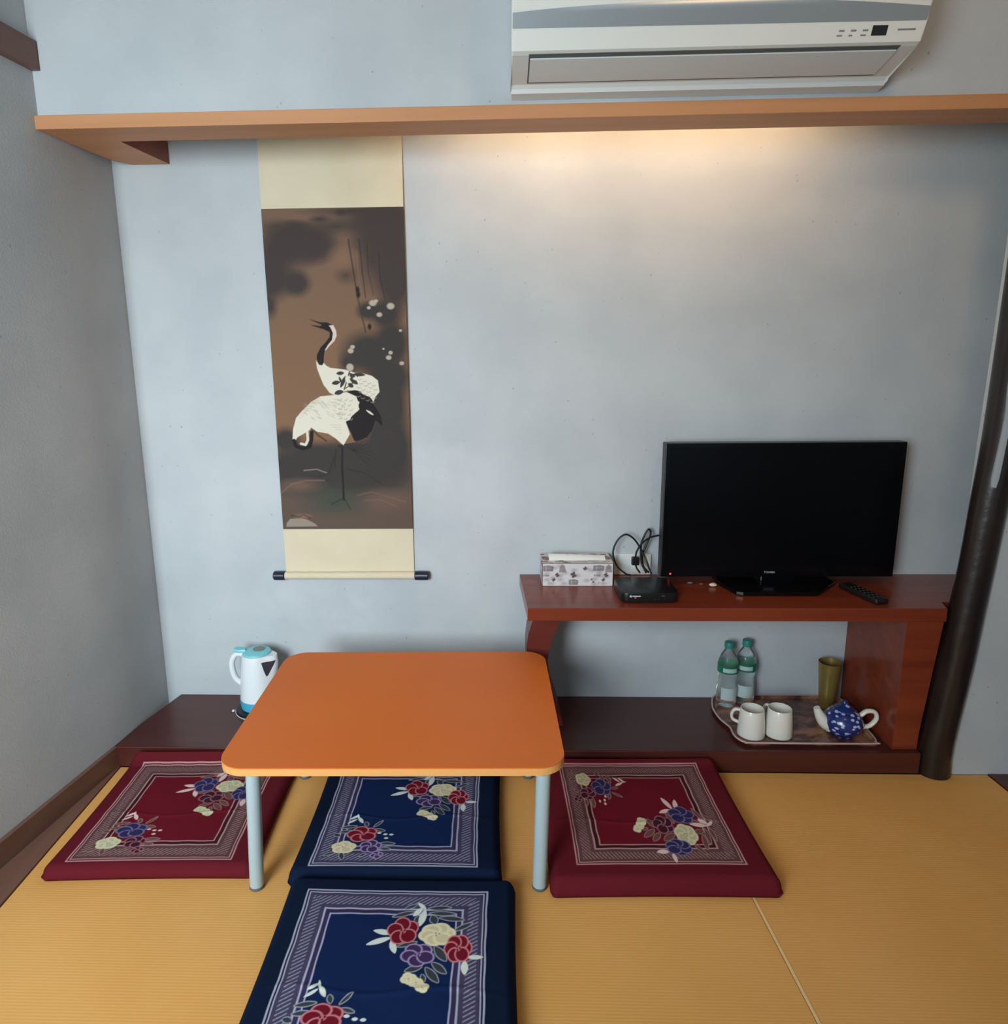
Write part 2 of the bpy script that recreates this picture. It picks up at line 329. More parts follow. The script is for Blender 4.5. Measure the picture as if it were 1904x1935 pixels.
CUSHION_ART = [('L',(0.625,0.908),(0.557,0.873),0.022,'leaf'),('L',(0.617,0.86),(0.496,0.82),0.026,'leaf'),('L',(0.682,0.879),(0.81,0.887),0.027,'leaf'),('L',(0.689,0.848),(0.84,0.843),0.027,'leaf'),('L',(0.745,0.819),(0.885,0.806),0.031,'leaf'),('L',(0.833,0.737),(0.929,0.791),0.026,'leaf'),('L',(0.651,0.834),(0.621,0.785),0.035,'leaf'),('L',(0.708,0.835),(0.735,0.777),0.044,'leaf'),('L',(0.739,0.645),(0.807,0.563),0.045,'leaf'),('L',(0.734,0.554),(0.812,0.497),0.037,'leaf'),('L',(0.705,0.526),(0.778,0.448),0.04,'leaf'),('L',(0.692,0.53),(0.606,0.499),0.032,'leaf'),('L',(0.693,0.49),(0.709,0.446),0.024,'leaf'),('L',(0.652,0.668),(0.549,0.636),0.025,'leaf'),('L',(0.519,0.715),(0.413,0.731),0.032,'white'),('L',(0.514,0.692),(0.391,0.645),0.032,'white'),('L',(0.514,0.675),(0.547,0.597),0.034,'white'),('L',(0.669,0.873),(0.65,0.764),0.038,'white'),('L',(0.654,0.884),(0.608,0.828),0.031,'white'),('L',(0.673,0.873),(0.624,0.917),0.022,'white'),('L',(0.908,0.588),(0.989,0.592),0.025,'white'),('L',(0.896,0.572),(0.899,0.494),0.036,'white'),('F',(0.567,0.734),0.08,0.082,5,'red',0.5),('F',(0.747,0.715),0.087,0.064,6,'cream',0.2),('F',(0.86,0.637),0.068,0.077,6,'red',0.1),('F',(0.661,0.593),0.082,0.065,5,'purple',0.9),('F',(0.632,0.462),0.032,0.026,4,'cream',0.4),('F',(0.67,0.443),0.028,0.023,4,'cream',0.4),('F',(0.702,0.42),0.026,0.021,4,'cream',0.4),('L',(0.328,0.327),(0.383,0.391),0.021,'leaf'),('L',(0.29,0.333),(0.27,0.379),0.028,'leaf'),('L',(0.225,0.339),(0.118,0.323),0.025,'leaf'),('L',(0.21,0.294),(0.118,0.284),0.025,'leaf'),('L',(0.34,0.31),(0.411,0.293),0.022,'leaf'),('L',(0.39,0.186),(0.492,0.181),0.024,'leaf'),('L',(0.398,0.138),(0.471,0.137),0.022,'leaf'),('L',(0.14,0.111),(0.065,0.084),0.022,'leaf'),('L',(0.167,0.111),(0.191,0.047),0.031,'leaf'),('L',(0.324,0.099),(0.284,0.074),0.021,'leaf'),('L',(0.135,0.252),(0.085,0.264),0.029,'leaf'),('L',(0.215,0.436),(0.159,0.4),0.018,'white'),('L',(0.212,0.404),(0.152,0.364),0.017,'white'),('L',(0.215,0.421),(0.255,0.365),0.025,'white'),('L',(0.219,0.403),(0.205,0.451),0.013,'white'),('F',(0.34,0.159),0.065,0.052,5,'purple',0.2),('F',(0.268,0.266),0.094,0.066,5,'red',0.6),('F',(0.176,0.152),0.068,0.047,5,'cream',0.3),('F',(0.389,0.088),0.037,0.03,4,'purple',0.3),('L',(0.361,0.275),(0.391,0.275),0.016,'white'),('L',(0.401,0.262),(0.431,0.263),0.016,'white'),('L',(0.439,0.26),(0.469,0.261),0.016,'white'),('L',(0.411,0.229),(0.441,0.229),0.015,'white')]
SCROLL_ART = [('B',(0.324,0.894),0.178,0.053,'dark',0.85,0.5),('B',(0.196,0.914),0.177,0.046,'dark',0.8,0.5),('B',(0.027,0.8),0.161,0.067,'dark',0.85,0.5),('B',(0.214,0.783),0.105,0.039,'dark',0.85,0.5),('B',(0.014,0.718),0.057,0.04,'dark',0.6,0.5),('B',(0.238,0.948),0.103,0.019,'dark',0.6,0.5),('B',(0.409,0.969),0.074,0.011,'dark',0.5,0.5),('B',(0.559,0.987),0.037,0.011,'dark',0.6,0.5),('B',(0.87,0.944),0.212,0.091,'dark',0.8,0.5),('B',(0.924,0.814),0.14,0.129,'dark',0.85,0.5),('B',(0.707,0.99),0.387,0.015,'dark',0.5,0.5),('B',(0.769,0.853),0.149,0.1,'dark',0.45,0.5),('B',(0.576,0.804),0.075,0.027,'dark',0.35,0.5),('B',(0.161,0.872),0.188,0.061,'dark',0.55,0.5),('B',(0.064,0.854),0.113,0.086,'dark',0.6,0.5),('B',(0.381,0.902),0.159,0.058,'dark',0.5,0.5),('B',(0.098,0.949),0.14,0.023,'dark',0.35,0.5),('B',(0.517,0.946),0.241,0.026,'dark',0.4,0.5),('B',(0.798,0.967),0.276,0.038,'dark',0.5,0.5),('B',(0.736,0.907),0.158,0.046,'dark',0.3,0.5),('B',(0.563,0.854),0.103,0.034,'tan',0.45,0.6),('S',[(0.606,0.908),(0.626,0.835),(0.654,0.738),(0.7,0.635)],0.012,'ink',0.6),('S',[(0.681,0.907),(0.692,0.834),(0.711,0.737)],0.011,'ink',0.5),('S',[(0.736,0.899),(0.737,0.815),(0.768,0.745)],0.009,'ink',0.4),('S',[(0.817,0.872),(0.82,0.795),(0.851,0.729)],0.009,'ink',0.5),('S',[(0.658,0.873),(0.669,0.796),(0.683,0.745)],0.011,'tan',0.4),('B',(0.656,0.761),0.015,0.01,'ink',0.8,0.5),('B',(0.659,0.747),0.016,0.01,'ink',0.8,0.5),('B',(0.731,0.65),0.015,0.01,'ink',0.8,0.5),('B',(0.726,0.698),0.085,0.028,'dark2',0.8,0.5),('B',(0.848,0.689),0.114,0.043,'dark2',0.85,0.5),('B',(0.888,0.598),0.124,0.073,'dark2',0.9,0.5),('B',(0.714,0.57),0.191,0.065,'dark2',0.85,0.5),('B',(0.851,0.496),0.174,0.061,'dark2',0.9,0.5),('B',(0.566,0.538),0.077,0.036,'dark2',0.6,0.5),('B',(0.845,0.411),0.14,0.101,'dark2',0.95,0.5),('B',(0.834,0.27),0.188,0.124,'dark2',0.95,0.5),('B',(0.446,0.188),0.571,0.079,'dark2',0.85,0.5),('B',(0.07,0.296),0.105,0.041,'dark2',0.85,0.5),('B',(0.273,0.247),0.246,0.042,'dark2',0.8,0.5),('B',(0.595,0.238),0.283,0.062,'dark2',0.9,0.5),('B',(0.048,0.21),0.115,0.05,'dark2',0.8,0.5),('B',(0.154,0.147),0.182,0.025,'tan2',0.5,0.5),('B',(0.82,0.096),0.21,0.038,'tan2',0.5,0.5),('B',(0.381,0.041),0.193,0.025,'tan2',0.3,0.5),('B',(0.407,0.092),0.23,0.055,'green',0.55,0.7),('S',[(0.006,0.122),(0.087,0.152),(0.204,0.164),(0.338,0.164)],0.012,'tan',0.5),('S',[(0.19,0.197),(0.286,0.201),(0.36,0.189)],0.01,'pale',0.35),('S',[(0.582,0.113),(0.698,0.125),(0.821,0.108),(0.953,0.091)],0.008,'tan',0.45),('S',[(0.637,0.096),(0.753,0.1),(0.885,0.075)],0.008,'tan',0.4),('S',[(0.515,0.201),(0.647,0.188),(0.777,0.15)],0.008,'ink',0.5),('S',[(0.302,0.176),(0.38,0.188),(0.425,0.246)],0.01,'ink',0.5),('S',[(0.569,0.262),(0.457,0.281)],0.008,'ink',0.4),('S',[(0.569,0.262),(0.488,0.291)],0.008,'ink',0.4),('S',[(0.569,0.262),(0.527,0.297)],0.008,'ink',0.4),('S',[(0.569,0.262),(0.569,0.299)],0.008,'ink',0.4),('S',[(0.569,0.262),(0.61,0.297)],0.008,'ink',0.4),('S',[(0.569,0.262),(0.648,0.292)],0.008,'ink',0.4),('S',[(0.569,0.262),(0.679,0.283)],0.008,'ink',0.4),('S',[(0.569,0.262),(0.7,0.271)],0.008,'ink',0.4),('S',[(0.569,0.262),(0.709,0.258)],0.008,'ink',0.4),('S',[(0.569,0.262),(0.706,0.245)],0.008,'ink',0.4),('S',[(0.569,0.262),(0.69,0.232)],0.008,'ink',0.4),('S',[(0.569,0.262),(0.664,0.221)],0.008,'ink',0.4),('P',[(0.029,0.02),(0.06,0.035),(0.148,0.037),(0.186,0.033),(0.243,0.02),(0.27,0.009),(0.027,0.008)],'pale',0.55),('B',(0.159,0.044),0.067,0.009,'tan',0.6,0.5),('S',[(0.072,0.046),(0.129,0.042),(0.169,0.049),(0.216,0.037)],0.009,'ink',0.6),('B',(0.865,0.31),0.029,0.012,'dark',0.3,0.5),('S',[(0.489,0.271),(0.48,0.209),(0.482,0.147),(0.48,0.1)],0.016,'ink',0.9),('S',[(0.581,0.287),(0.505,0.283),(0.466,0.275)],0.013,'ink',0.8),('S',[(0.441,0.263),(0.425,0.209)],0.009,'ink',0.6),('S',[(0.48,0.105),(0.529,0.067)],0.008,'ink',0.6),('S',[(0.48,0.105),(0.386,0.084)],0.008,'ink',0.6),('P',[(0.319,0.321),(0.399,0.316),(0.443,0.301),(0.481,0.281),(0.591,0.288),(0.549,0.318),(0.524,0.355)],'tanbg',0.9),('P',[(0.326,0.549),(0.347,0.534),(0.382,0.541),(0.403,0.531),(0.43,0.525),(0.537,0.519),(0.614,0.508),(0.676,0.506),(0.732,0.499),(0.776,0.484),(0.784,0.448),(0.754,0.434),(0.736,0.417),(0.725,0.427),(0.659,0.442),(0.62,0.454),(0.547,0.454),(0.448,0.44),(0.415,0.447),(0.373,0.472),(0.348,0.501),(0.331,0.524)],'white',1),('P',[(0.381,0.539),(0.369,0.533),(0.352,0.534),(0.332,0.551),(0.337,0.567),(0.365,0.588),(0.406,0.605),(0.436,0.621),(0.438,0.635),(0.394,0.644),(0.29,0.658),(0.373,0.654),(0.385,0.657),(0.282,0.677),(0.375,0.665),(0.419,0.665),(0.463,0.657),(0.445,0.651),(0.463,0.635),(0.453,0.611),(0.422,0.597),(0.395,0.581),(0.387,0.56)],'ink2',1),('P',[(0.435,0.655),(0.468,0.656),(0.486,0.639),(0.488,0.623),(0.468,0.607),(0.433,0.593),(0.403,0.579),(0.398,0.581),(0.423,0.597),(0.453,0.611),(0.462,0.632),(0.446,0.649)],'pink',1),('P',[(0.54,0.449),(0.598,0.455),(0.643,0.451),(0.659,0.442),(0.714,0.432),(0.74,0.408),(0.788,0.373),(0.8,0.339),(0.747,0.359),(0.722,0.329),(0.679,0.305),(0.615,0.293),(0.581,0.293),(0.56,0.318),(0.519,0.357),(0.501,0.404)],'ink2',1),('P',[(0.117,0.299),(0.125,0.331),(0.153,0.368),(0.196,0.388),(0.275,0.419),(0.345,0.436),(0.448,0.44),(0.54,0.449),(0.61,0.435),(0.626,0.415),(0.624,0.391),(0.584,0.378),(0.548,0.361),(0.524,0.355),(0.551,0.315),(0.499,0.279),(0.443,0.301),(0.388,0.317),(0.308,0.323),(0.263,0.333),(0.221,0.321),(0.156,0.306),(0.137,0.294)],'white',1),('B',(0.578,0.431),0.029,0.008,'white',1,0.1),('B',(0.602,0.415),0.03,0.007,'white',1,0.1),('B',(0.6,0.396),0.029,0.008,'white',1,0.1),('B',(0.564,0.383),0.03,0.008,'white',1,0.1),('B',(0.531,0.366),0.03,0.008,'white',1,0.1),('S',[(0.128,0.295),(0.14,0.277),(0.191,0.269),(0.244,0.276),(0.259,0.296),(0.265,0.321)],0.028,'ink2',1),('S',[(0.231,0.326),(0.232,0.296),(0.213,0.281),(0.179,0.285)],0.018,'white',1),('S',[(0.263,0.333),(0.285,0.326),(0.307,0.313),(0.373,0.293)],0.014,'brown',0.8),('L',(0.679,0.392),(0.735,0.375),0.014,'white'),('S',[(0.275,0.419),(0.29,0.416),(0.3,0.414)],0.004,'grey',0.55),('S',[(0.323,0.417),(0.337,0.414),(0.347,0.412)],0.004,'grey',0.55),('S',[(0.222,0.4),(0.237,0.397),(0.247,0.395)],0.004,'grey',0.55),('S',[(0.473,0.384),(0.488,0.381),(0.498,0.379)],0.004,'grey',0.55),('S',[(0.432,0.417),(0.446,0.414),(0.456,0.411)],0.004,'grey',0.55),('S',[(0.363,0.412),(0.378,0.409),(0.388,0.406)],0.004,'grey',0.55),('S',[(0.256,0.418),(0.271,0.415),(0.281,0.413)],0.004,'grey',0.55),('S',[(0.262,0.371),(0.277,0.368),(0.287,0.365)],0.004,'grey',0.55),('S',[(0.447,0.383),(0.461,0.38),(0.471,0.378)],0.004,'grey',0.55),('S',[(0.443,0.419),(0.457,0.416),(0.467,0.413)],0.004,'grey',0.55),('S',[(0.293,0.389),(0.308,0.386),(0.318,0.384)],0.004,'grey',0.55),('S',[(0.418,0.38),(0.432,0.377),(0.442,0.374)],0.004,'grey',0.55),('S',[(0.467,0.426),(0.481,0.423),(0.491,0.42)],0.004,'grey',0.55),('S',[(0.381,0.389),(0.396,0.386),(0.406,0.384)],0.004,'grey',0.55),('S',[(0.355,0.417),(0.37,0.414),(0.38,0.412)],0.004,'grey',0.55),('S',[(0.346,0.422),(0.36,0.419),(0.371,0.417)],0.004,'grey',0.55),('S',[(0.478,0.381),(0.492,0.378),(0.503,0.375)],0.004,'grey',0.55),('S',[(0.367,0.41),(0.381,0.407),(0.391,0.405)],0.004,'grey',0.55),('S',[(0.472,0.398),(0.487,0.395),(0.497,0.392)],0.004,'grey',0.55),('S',[(0.462,0.381),(0.477,0.378),(0.487,0.376)],0.004,'grey',0.55),('S',[(0.354,0.403),(0.369,0.4),(0.379,0.398)],0.004,'grey',0.55),('S',[(0.381,0.403),(0.395,0.4),(0.405,0.398)],0.004,'grey',0.55),('S',[(0.251,0.407),(0.266,0.404),(0.276,0.401)],0.004,'grey',0.55),('S',[(0.447,0.428),(0.462,0.425),(0.472,0.422)],0.004,'grey',0.55),('S',[(0.215,0.387),(0.229,0.384),(0.239,0.381)],0.004,'grey',0.55),('S',[(0.285,0.394),(0.3,0.391),(0.31,0.389)],0.004,'grey',0.55),('S',[(0.344,0.407),(0.358,0.404),(0.368,0.402)],0.004,'grey',0.55),('S',[(0.501,0.42),(0.516,0.417),(0.525,0.415)],0.004,'grey',0.55),('S',[(0.327,0.415),(0.342,0.412),(0.352,0.409)],0.004,'grey',0.55),('S',[(0.392,0.412),(0.407,0.409),(0.417,0.407)],0.004,'grey',0.55),('S',[(0.306,0.382),(0.321,0.38),(0.33,0.377)],0.004,'grey',0.55),('S',[(0.297,0.393),(0.311,0.39),(0.322,0.388)],0.004,'grey',0.55),('S',[(0.474,0.425),(0.489,0.422),(0.498,0.42)],0.004,'grey',0.55),('S',[(0.222,0.41),(0.237,0.407),(0.247,0.405)],0.004,'grey',0.55),('S',[(0.429,0.394),(0.444,0.391),(0.454,0.388)],0.004,'grey',0.55),('S',[(0.274,0.406),(0.288,0.403),(0.298,0.4)],0.004,'grey',0.55),('S',[(0.255,0.398),(0.27,0.395),(0.28,0.392)],0.004,'grey',0.55),('S',[(0.213,0.383),(0.227,0.38),(0.237,0.377)],0.004,'grey',0.55),('S',[(0.466,0.375),(0.48,0.372),(0.49,0.37)],0.004,'grey',0.55),('S',[(0.418,0.373),(0.432,0.37),(0.442,0.368)],0.004,'grey',0.55),('S',[(0.209,0.406),(0.223,0.403),(0.233,0.401)],0.004,'grey',0.55),('S',[(0.488,0.386),(0.502,0.383),(0.512,0.381)],0.004,'grey',0.55),('S',[(0.321,0.372),(0.336,0.368),(0.345,0.366)],0.004,'grey',0.55),('S',[(0.385,0.381),(0.399,0.378),(0.409,0.375)],0.004,'grey',0.55),('S',[(0.292,0.414),(0.306,0.411),(0.316,0.409)],0.004,'grey',0.55),('S',[(0.337,0.419),(0.352,0.416),(0.361,0.413)],0.004,'grey',0.55),('S',[(0.312,0.37),(0.327,0.367),(0.337,0.365)],0.004,'grey',0.55),('S',[(0.304,0.425),(0.319,0.422),(0.329,0.42)],0.004,'grey',0.55),('S',[(0.218,0.414),(0.232,0.411),(0.242,0.408)],0.004,'grey',0.55),('S',[(0.437,0.409),(0.451,0.406),(0.461,0.403)],0.004,'grey',0.55),('S',[(0.292,0.42),(0.306,0.417),(0.316,0.414)],0.004,'grey',0.55),('S',[(0.495,0.407),(0.509,0.404),(0.519,0.401)],0.004,'grey',0.55),('S',[(0.267,0.421),(0.282,0.418),(0.292,0.416)],0.004,'grey',0.55),('S',[(0.221,0.414),(0.235,0.411),(0.245,0.408)],0.004,'grey',0.55),('S',[(0.406,0.42),(0.421,0.417),(0.431,0.415)],0.004,'grey',0.55),('S',[(0.214,0.395),(0.229,0.392),(0.238,0.389)],0.004,'grey',0.55),('S',[(0.272,0.367),(0.287,0.364),(0.297,0.361)],0.004,'grey',0.55),('S',[(0.238,0.393),(0.253,0.39),(0.262,0.388)],0.004,'grey',0.55),('S',[(0.433,0.406),(0.448,0.403),(0.458,0.401)],0.004,'grey',0.55),('S',[(0.496,0.404),(0.511,0.401),(0.521,0.398)],0.004,'grey',0.55),('S',[(0.177,0.371),(0.193,0.366)],0.004,'grey',0.4),('S',[(0.187,0.377),(0.204,0.373)],0.004,'grey',0.4),('S',[(0.197,0.383),(0.214,0.379)],0.004,'grey',0.4),('S',[(0.208,0.387),(0.224,0.383)],0.004,'grey',0.4),('S',[(0.218,0.392),(0.234,0.388)],0.004,'grey',0.4),('S',[(0.228,0.396),(0.245,0.392)],0.004,'grey',0.4),('S',[(0.238,0.4),(0.255,0.396)],0.004,'grey',0.4),('S',[(0.248,0.403),(0.265,0.4)],0.004,'grey',0.4),('S',[(0.258,0.407),(0.275,0.403)],0.004,'grey',0.4),('S',[(0.268,0.411),(0.285,0.407)],0.004,'grey',0.4),('S',[(0.278,0.414),(0.295,0.41)],0.004,'grey',0.4),('S',[(0.288,0.418),(0.305,0.414)],0.004,'grey',0.4),('S',[(0.298,0.421),(0.315,0.417)],0.004,'grey',0.4),('S',[(0.308,0.424),(0.325,0.42)],0.004,'grey',0.4),('S',[(0.318,0.428),(0.334,0.424)],0.004,'grey',0.4),('S',[(0.328,0.431),(0.344,0.427)],0.004,'grey',0.4),('S',[(0.628,0.489),(0.64,0.486),(0.654,0.489)],0.005,'grey',0.75),('S',[(0.663,0.483),(0.675,0.48),(0.689,0.483)],0.005,'grey',0.75),('S',[(0.697,0.476),(0.709,0.473),(0.723,0.477)],0.005,'grey',0.75),('S',[(0.731,0.47),(0.744,0.467),(0.758,0.47)],0.005,'grey',0.75),('S',[(0.639,0.476),(0.651,0.473),(0.665,0.476)],0.005,'grey',0.75),('S',[(0.673,0.469),(0.685,0.466),(0.699,0.47)],0.005,'grey',0.75),('S',[(0.708,0.463),(0.72,0.46),(0.734,0.463)],0.005,'grey',0.75),('S',[(0.742,0.457),(0.754,0.454),(0.768,0.457)],0.005,'grey',0.75),('S',[(0.621,0.463),(0.633,0.46),(0.647,0.463)],0.005,'grey',0.75),('S',[(0.656,0.456),(0.668,0.453),(0.681,0.457)],0.005,'grey',0.75),('S',[(0.69,0.45),(0.702,0.447),(0.716,0.45)],0.005,'grey',0.75),('S',[(0.725,0.443),(0.737,0.44),(0.75,0.444)],0.005,'grey',0.75),('S',[(0.632,0.449),(0.644,0.446),(0.658,0.45)],0.005,'grey',0.75),('S',[(0.666,0.443),(0.678,0.44),(0.692,0.443)],0.005,'grey',0.75),('S',[(0.7,0.437),(0.713,0.434),(0.727,0.437)],0.005,'grey',0.75),('S',[(0.735,0.43),(0.747,0.427),(0.761,0.43)],0.005,'grey',0.75),('S',[(0.614,0.436),(0.626,0.433),(0.64,0.436)],0.005,'grey',0.75),('S',[(0.648,0.43),(0.66,0.427),(0.674,0.43)],0.005,'grey',0.75),('S',[(0.683,0.423),(0.695,0.42),(0.709,0.424)],0.005,'grey',0.75),('S',[(0.717,0.417),(0.73,0.414),(0.744,0.417)],0.005,'grey',0.75),('S',[(0.481,0.425),(0.497,0.424),(0.503,0.429)],0.005,'grey',0.7),('S',[(0.52,0.423),(0.536,0.422),(0.542,0.427)],0.005,'grey',0.7),('S',[(0.56,0.421),(0.576,0.42),(0.582,0.425)],0.005,'grey',0.7),('S',[(0.465,0.41),(0.481,0.409),(0.487,0.414)],0.005,'grey',0.7),('S',[(0.504,0.408),(0.52,0.407),(0.527,0.412)],0.005,'grey',0.7),('S',[(0.544,0.406),(0.56,0.405),(0.566,0.41)],0.005,'grey',0.7),('S',[(0.477,0.395),(0.493,0.394),(0.499,0.399)],0.005,'grey',0.7),('S',[(0.517,0.393),(0.533,0.392),(0.539,0.397)],0.005,'grey',0.7),('S',[(0.557,0.391),(0.573,0.39),(0.579,0.395)],0.005,'grey',0.7),('S',[(0.461,0.38),(0.477,0.379),(0.484,0.384)],0.005,'grey',0.7),('S',[(0.501,0.378),(0.517,0.377),(0.523,0.382)],0.005,'grey',0.7),('S',[(0.541,0.376),(0.557,0.375),(0.563,0.38)],0.005,'grey',0.7),('S',[(0.474,0.365),(0.49,0.364),(0.496,0.369)],0.005,'grey',0.7),('S',[(0.514,0.363),(0.53,0.362),(0.536,0.367)],0.005,'grey',0.7),('S',[(0.553,0.361),(0.569,0.36),(0.576,0.365)],0.005,'grey',0.7),('S',[(0.403,0.345),(0.488,0.343)],0.004,'grey',0.4),('S',[(0.423,0.338),(0.488,0.335)],0.004,'grey',0.4),('S',[(0.442,0.33),(0.487,0.328)],0.004,'grey',0.4),('S',[(0.469,0.32),(0.486,0.318)],0.004,'grey',0.4),('L',(0.53,0.509),(0.47,0.507),0.028,'dark2'),('L',(0.498,0.481),(0.433,0.476),0.031,'dark2'),('L',(0.518,0.452),(0.449,0.444),0.035,'dark2'),('L',(0.586,0.504),(0.687,0.502),0.025,'dark2'),('L',(0.568,0.492),(0.628,0.473),0.033,'dark2'),('L',(0.54,0.5),(0.496,0.462),0.028,'dark2'),('L',(0.555,0.476),(0.593,0.464),0.033,'dark2'),('L',(0.569,0.509),(0.612,0.485),0.033,'dark2'),('L',(0.489,0.498),(0.509,0.476),0.017,'dark2'),('S',[(0.57,0.514),(0.55,0.488),(0.524,0.457)],0.009,'dark2',1),('S',[(0.63,0.499),(0.588,0.476),(0.536,0.461)],0.007,'dark2',1),('B',(0.574,0.526),0.027,0.012,'pale',0.8,0.3),('B',(0.55,0.49),0.015,0.011,'white',0.9,0.3),('B',(0.615,0.491),0.023,0.005,'white',0.9,0.3),('B',(0.761,0.721),0.028,0.009,'pale',0.75,0.35),('B',(0.731,0.707),0.014,0.005,'pale',0.75,0.35),('B',(0.888,0.711),0.028,0.01,'pale',0.75,0.35),('B',(0.805,0.686),0.021,0.007,'pale',0.75,0.35),('B',(0.953,0.637),0.012,0.004,'pale',0.75,0.35),('B',(0.585,0.577),0.022,0.008,'pale',0.75,0.35),('B',(0.6,0.589),0.018,0.006,'pale',0.75,0.35),('B',(0.861,0.555),0.021,0.007,'pale',0.75,0.35),('B',(0.876,0.57),0.016,0.006,'pale',0.75,0.35),('B',(0.825,0.582),0.009,0.003,'pale',0.75,0.35),('B',(0.955,0.537),0.018,0.006,'pale',0.75,0.35),('B',(0.785,0.727),0.015,0.005,'pale',0.75,0.35)]

# ------------------------------------------------------------------ the room
HP, DP = 0.0678, 0.3354          # ledge height and alcove depth
LW = 0.133                        # the left wall runs slightly askew
def lx(y): return LW*y            # x of the left wall face at depth y
def struct(name, bm, m, **k): return setc(obj(name, bm, m, **k), kind='structure')
struct('wall_back', prism([(-0.033, 0.0), (3.3, 0.0), (3.3, 0.1), (-0.14, 0.1), (-0.14, 0.0)], -0.03, 2.5), M['plaster'])
struct('wall_left', prism([(-0.0335 if y > -0.05 else min(-0.0335, lx(y)) if y > -0.2 or y < -0.42 else -0.0335+(lx(-0.42)+0.0335)*((-0.2-y)/0.22)**1.45, y) for y in (-0.0005, -0.1, -0.2, -0.24, -0.28, -0.33, -0.38, -0.42, -5.0)] + [(lx(-5.0)-0.12, -5.0), (-0.16, -0.42), (-0.16, -0.0005)], -0.03, 2.5), M['plaster'], smooth=True, ang=25)
struct('wall_front', prism([(2.47, 0.0), (2.472, 0.12), (2.487, 0.33), (2.50, 0.5), (2.500, 0.64), (2.478, 0.84), (2.479, 1.0), (2.4845, 1.32), (2.488, 1.8207), (4.6, 1.8207), (4.6, 0.0)], -DP, -DP+0.062, axis='y'), M['plaster'])
struct('wall_right_added', box(3.5, 3.6, -5.0, -DP-0.001, 0.0, 2.5), M['plaster'])  # unseen wall, added to cut the ambient light on the right side
struct('wall_upper', box(lx(-0.32), 4.6, -0.32, -0.225, 1.8547, 2.5), M['plaster'])
struct('wall_side', box(3.2, 3.3, -0.272, -0.001, 0.0, 1.98), M['plaster'])
struct('ceiling', box(-0.8, 4.6, -5.0, 0.1, 2.5, 2.56), M['ceil'])
struct('floor', box(-0.8, 4.6, -5.0, 0.1, -0.08, -0.03), M['subfloor'])
struct('trim_1', prism([(lx(-0.325), -0.325), (lx(-0.325)+0.022, -0.325), (lx(-5)+0.022, -5), (lx(-5), -5)], 1.962, 2.030), M['trim'])
struct('baseboard_left', prism([(lx(-DP)+0.0005, -DP), (lx(-DP)+0.014, -DP), (lx(-5)+0.014, -5), (lx(-5)+0.0005, -5)], 0.0, HP), M['rail'])
def tx(x0, y): return x0 - 0.0375*(y+0.0)      # mats are laid square to each other, slightly off the alcove
struct('trim_2', prism([(lx(-DP)+0.0145, -DP-0.0005), (tx(-0.0394, -DP)-0.001, -DP-0.0005), (tx(-0.0394, -3.2)-0.001, -3.2), (lx(-3.2)+0.0145, -3.2)], -0.03, 0.004), M['rail'])
struct('trim_3', prism([(tx(2.5811, -DP)+0.001, -DP-0.0005), (3.499, -DP-0.0005), (3.499, -3.2), (tx(2.5811, -3.2)+0.001, -3.2)], -0.03, 0.003), M['darkwood'])

# tatami mats
seams = [-0.0394, 0.829, 1.6967, 2.5811]
tl = ['borderless straw tatami mat along the left baseboard, under the left red cushion', 'borderless straw tatami mat beneath the two blue cushions and the table', 'borderless straw tatami mat at the right, bare in front of the dark post']
for i in range(3):
    a, b = seams[i], seams[i+1]; g = 0.0005
    t = thing('tatami_mat', tl[i], 'tatami mat', ((tx(a, -1.2)+tx(b, -1.2))/2, -1.2, 0), 0, 'tatami mats laid side by side')
    ox, oy = t.location.x, -1.2
    outline = [(tx(a, -DP)+g, -DP-0.001), (tx(b, -DP)-g, -DP-0.001), (tx(b, -2.2)-g, -2.2), (tx(a, -2.2)+g, -2.2)]
    obj('mat_surface', prism([(x-ox, y-oy) for x, y in outline], -0.03, 0.0, bev=0.002), M['tatami'], t)
    if i == 2:
        e = [(tx(a, -DP)+g, -DP-0.002), (tx(a, -DP)+g+0.005, -DP-0.002), (tx(a, -2.2)+g+0.005, -2.199), (tx(a, -2.2)+g, -2.199)]
        obj('folded_edge', prism([(x-ox, y-oy) for x, y in e], -0.002, 0.0012), M['tatamiedge'], t, label='pale folded edge of the mat')

# ledge along the back wall
setc(obj('alcove_ledge', prism([(lx(-DP)+0.001, -DP), (2.392, -DP), (2.402, -0.2615), (3.19, -0.2615), (3.19, -0.001), (0.0140, -0.001), (lx(-0.20), -0.20)], 0.0, HP, bev=0.0025), M['darkwood']),
     'low dark reddish-brown varnished ledge filling the foot of the alcove', 'ledge')

# overhead boards of the alcove
t = thing('alcove_shelf_board', 'long orange-brown board across the alcove under the air conditioner, returning to the wall at left', 'shelf board', (1.2, -0.28, 1.8207))
def loc_obj(name, bm, m, t, **k):
    bmesh.ops.translate(bm, vec=-Vector(t.location), verts=bm.verts); return obj(name, bm, m, t, **k)
loc_obj('front_board', prism([(lx(-0.3347)+0.0005, -0.3347), (4.6, -0.3347), (4.6, -0.2223), (lx(-0.2223)+0.0005, -0.2223)], 1.8209, 1.8545, bev=0.0015), M['beam'], t)
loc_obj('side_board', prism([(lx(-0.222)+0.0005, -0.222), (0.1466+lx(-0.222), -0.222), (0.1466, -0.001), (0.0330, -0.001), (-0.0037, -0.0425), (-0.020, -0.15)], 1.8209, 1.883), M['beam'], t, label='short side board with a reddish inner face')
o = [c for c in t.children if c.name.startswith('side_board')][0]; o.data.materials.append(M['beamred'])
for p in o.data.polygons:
    if p.normal.x > 0.7: p.material_index = 1
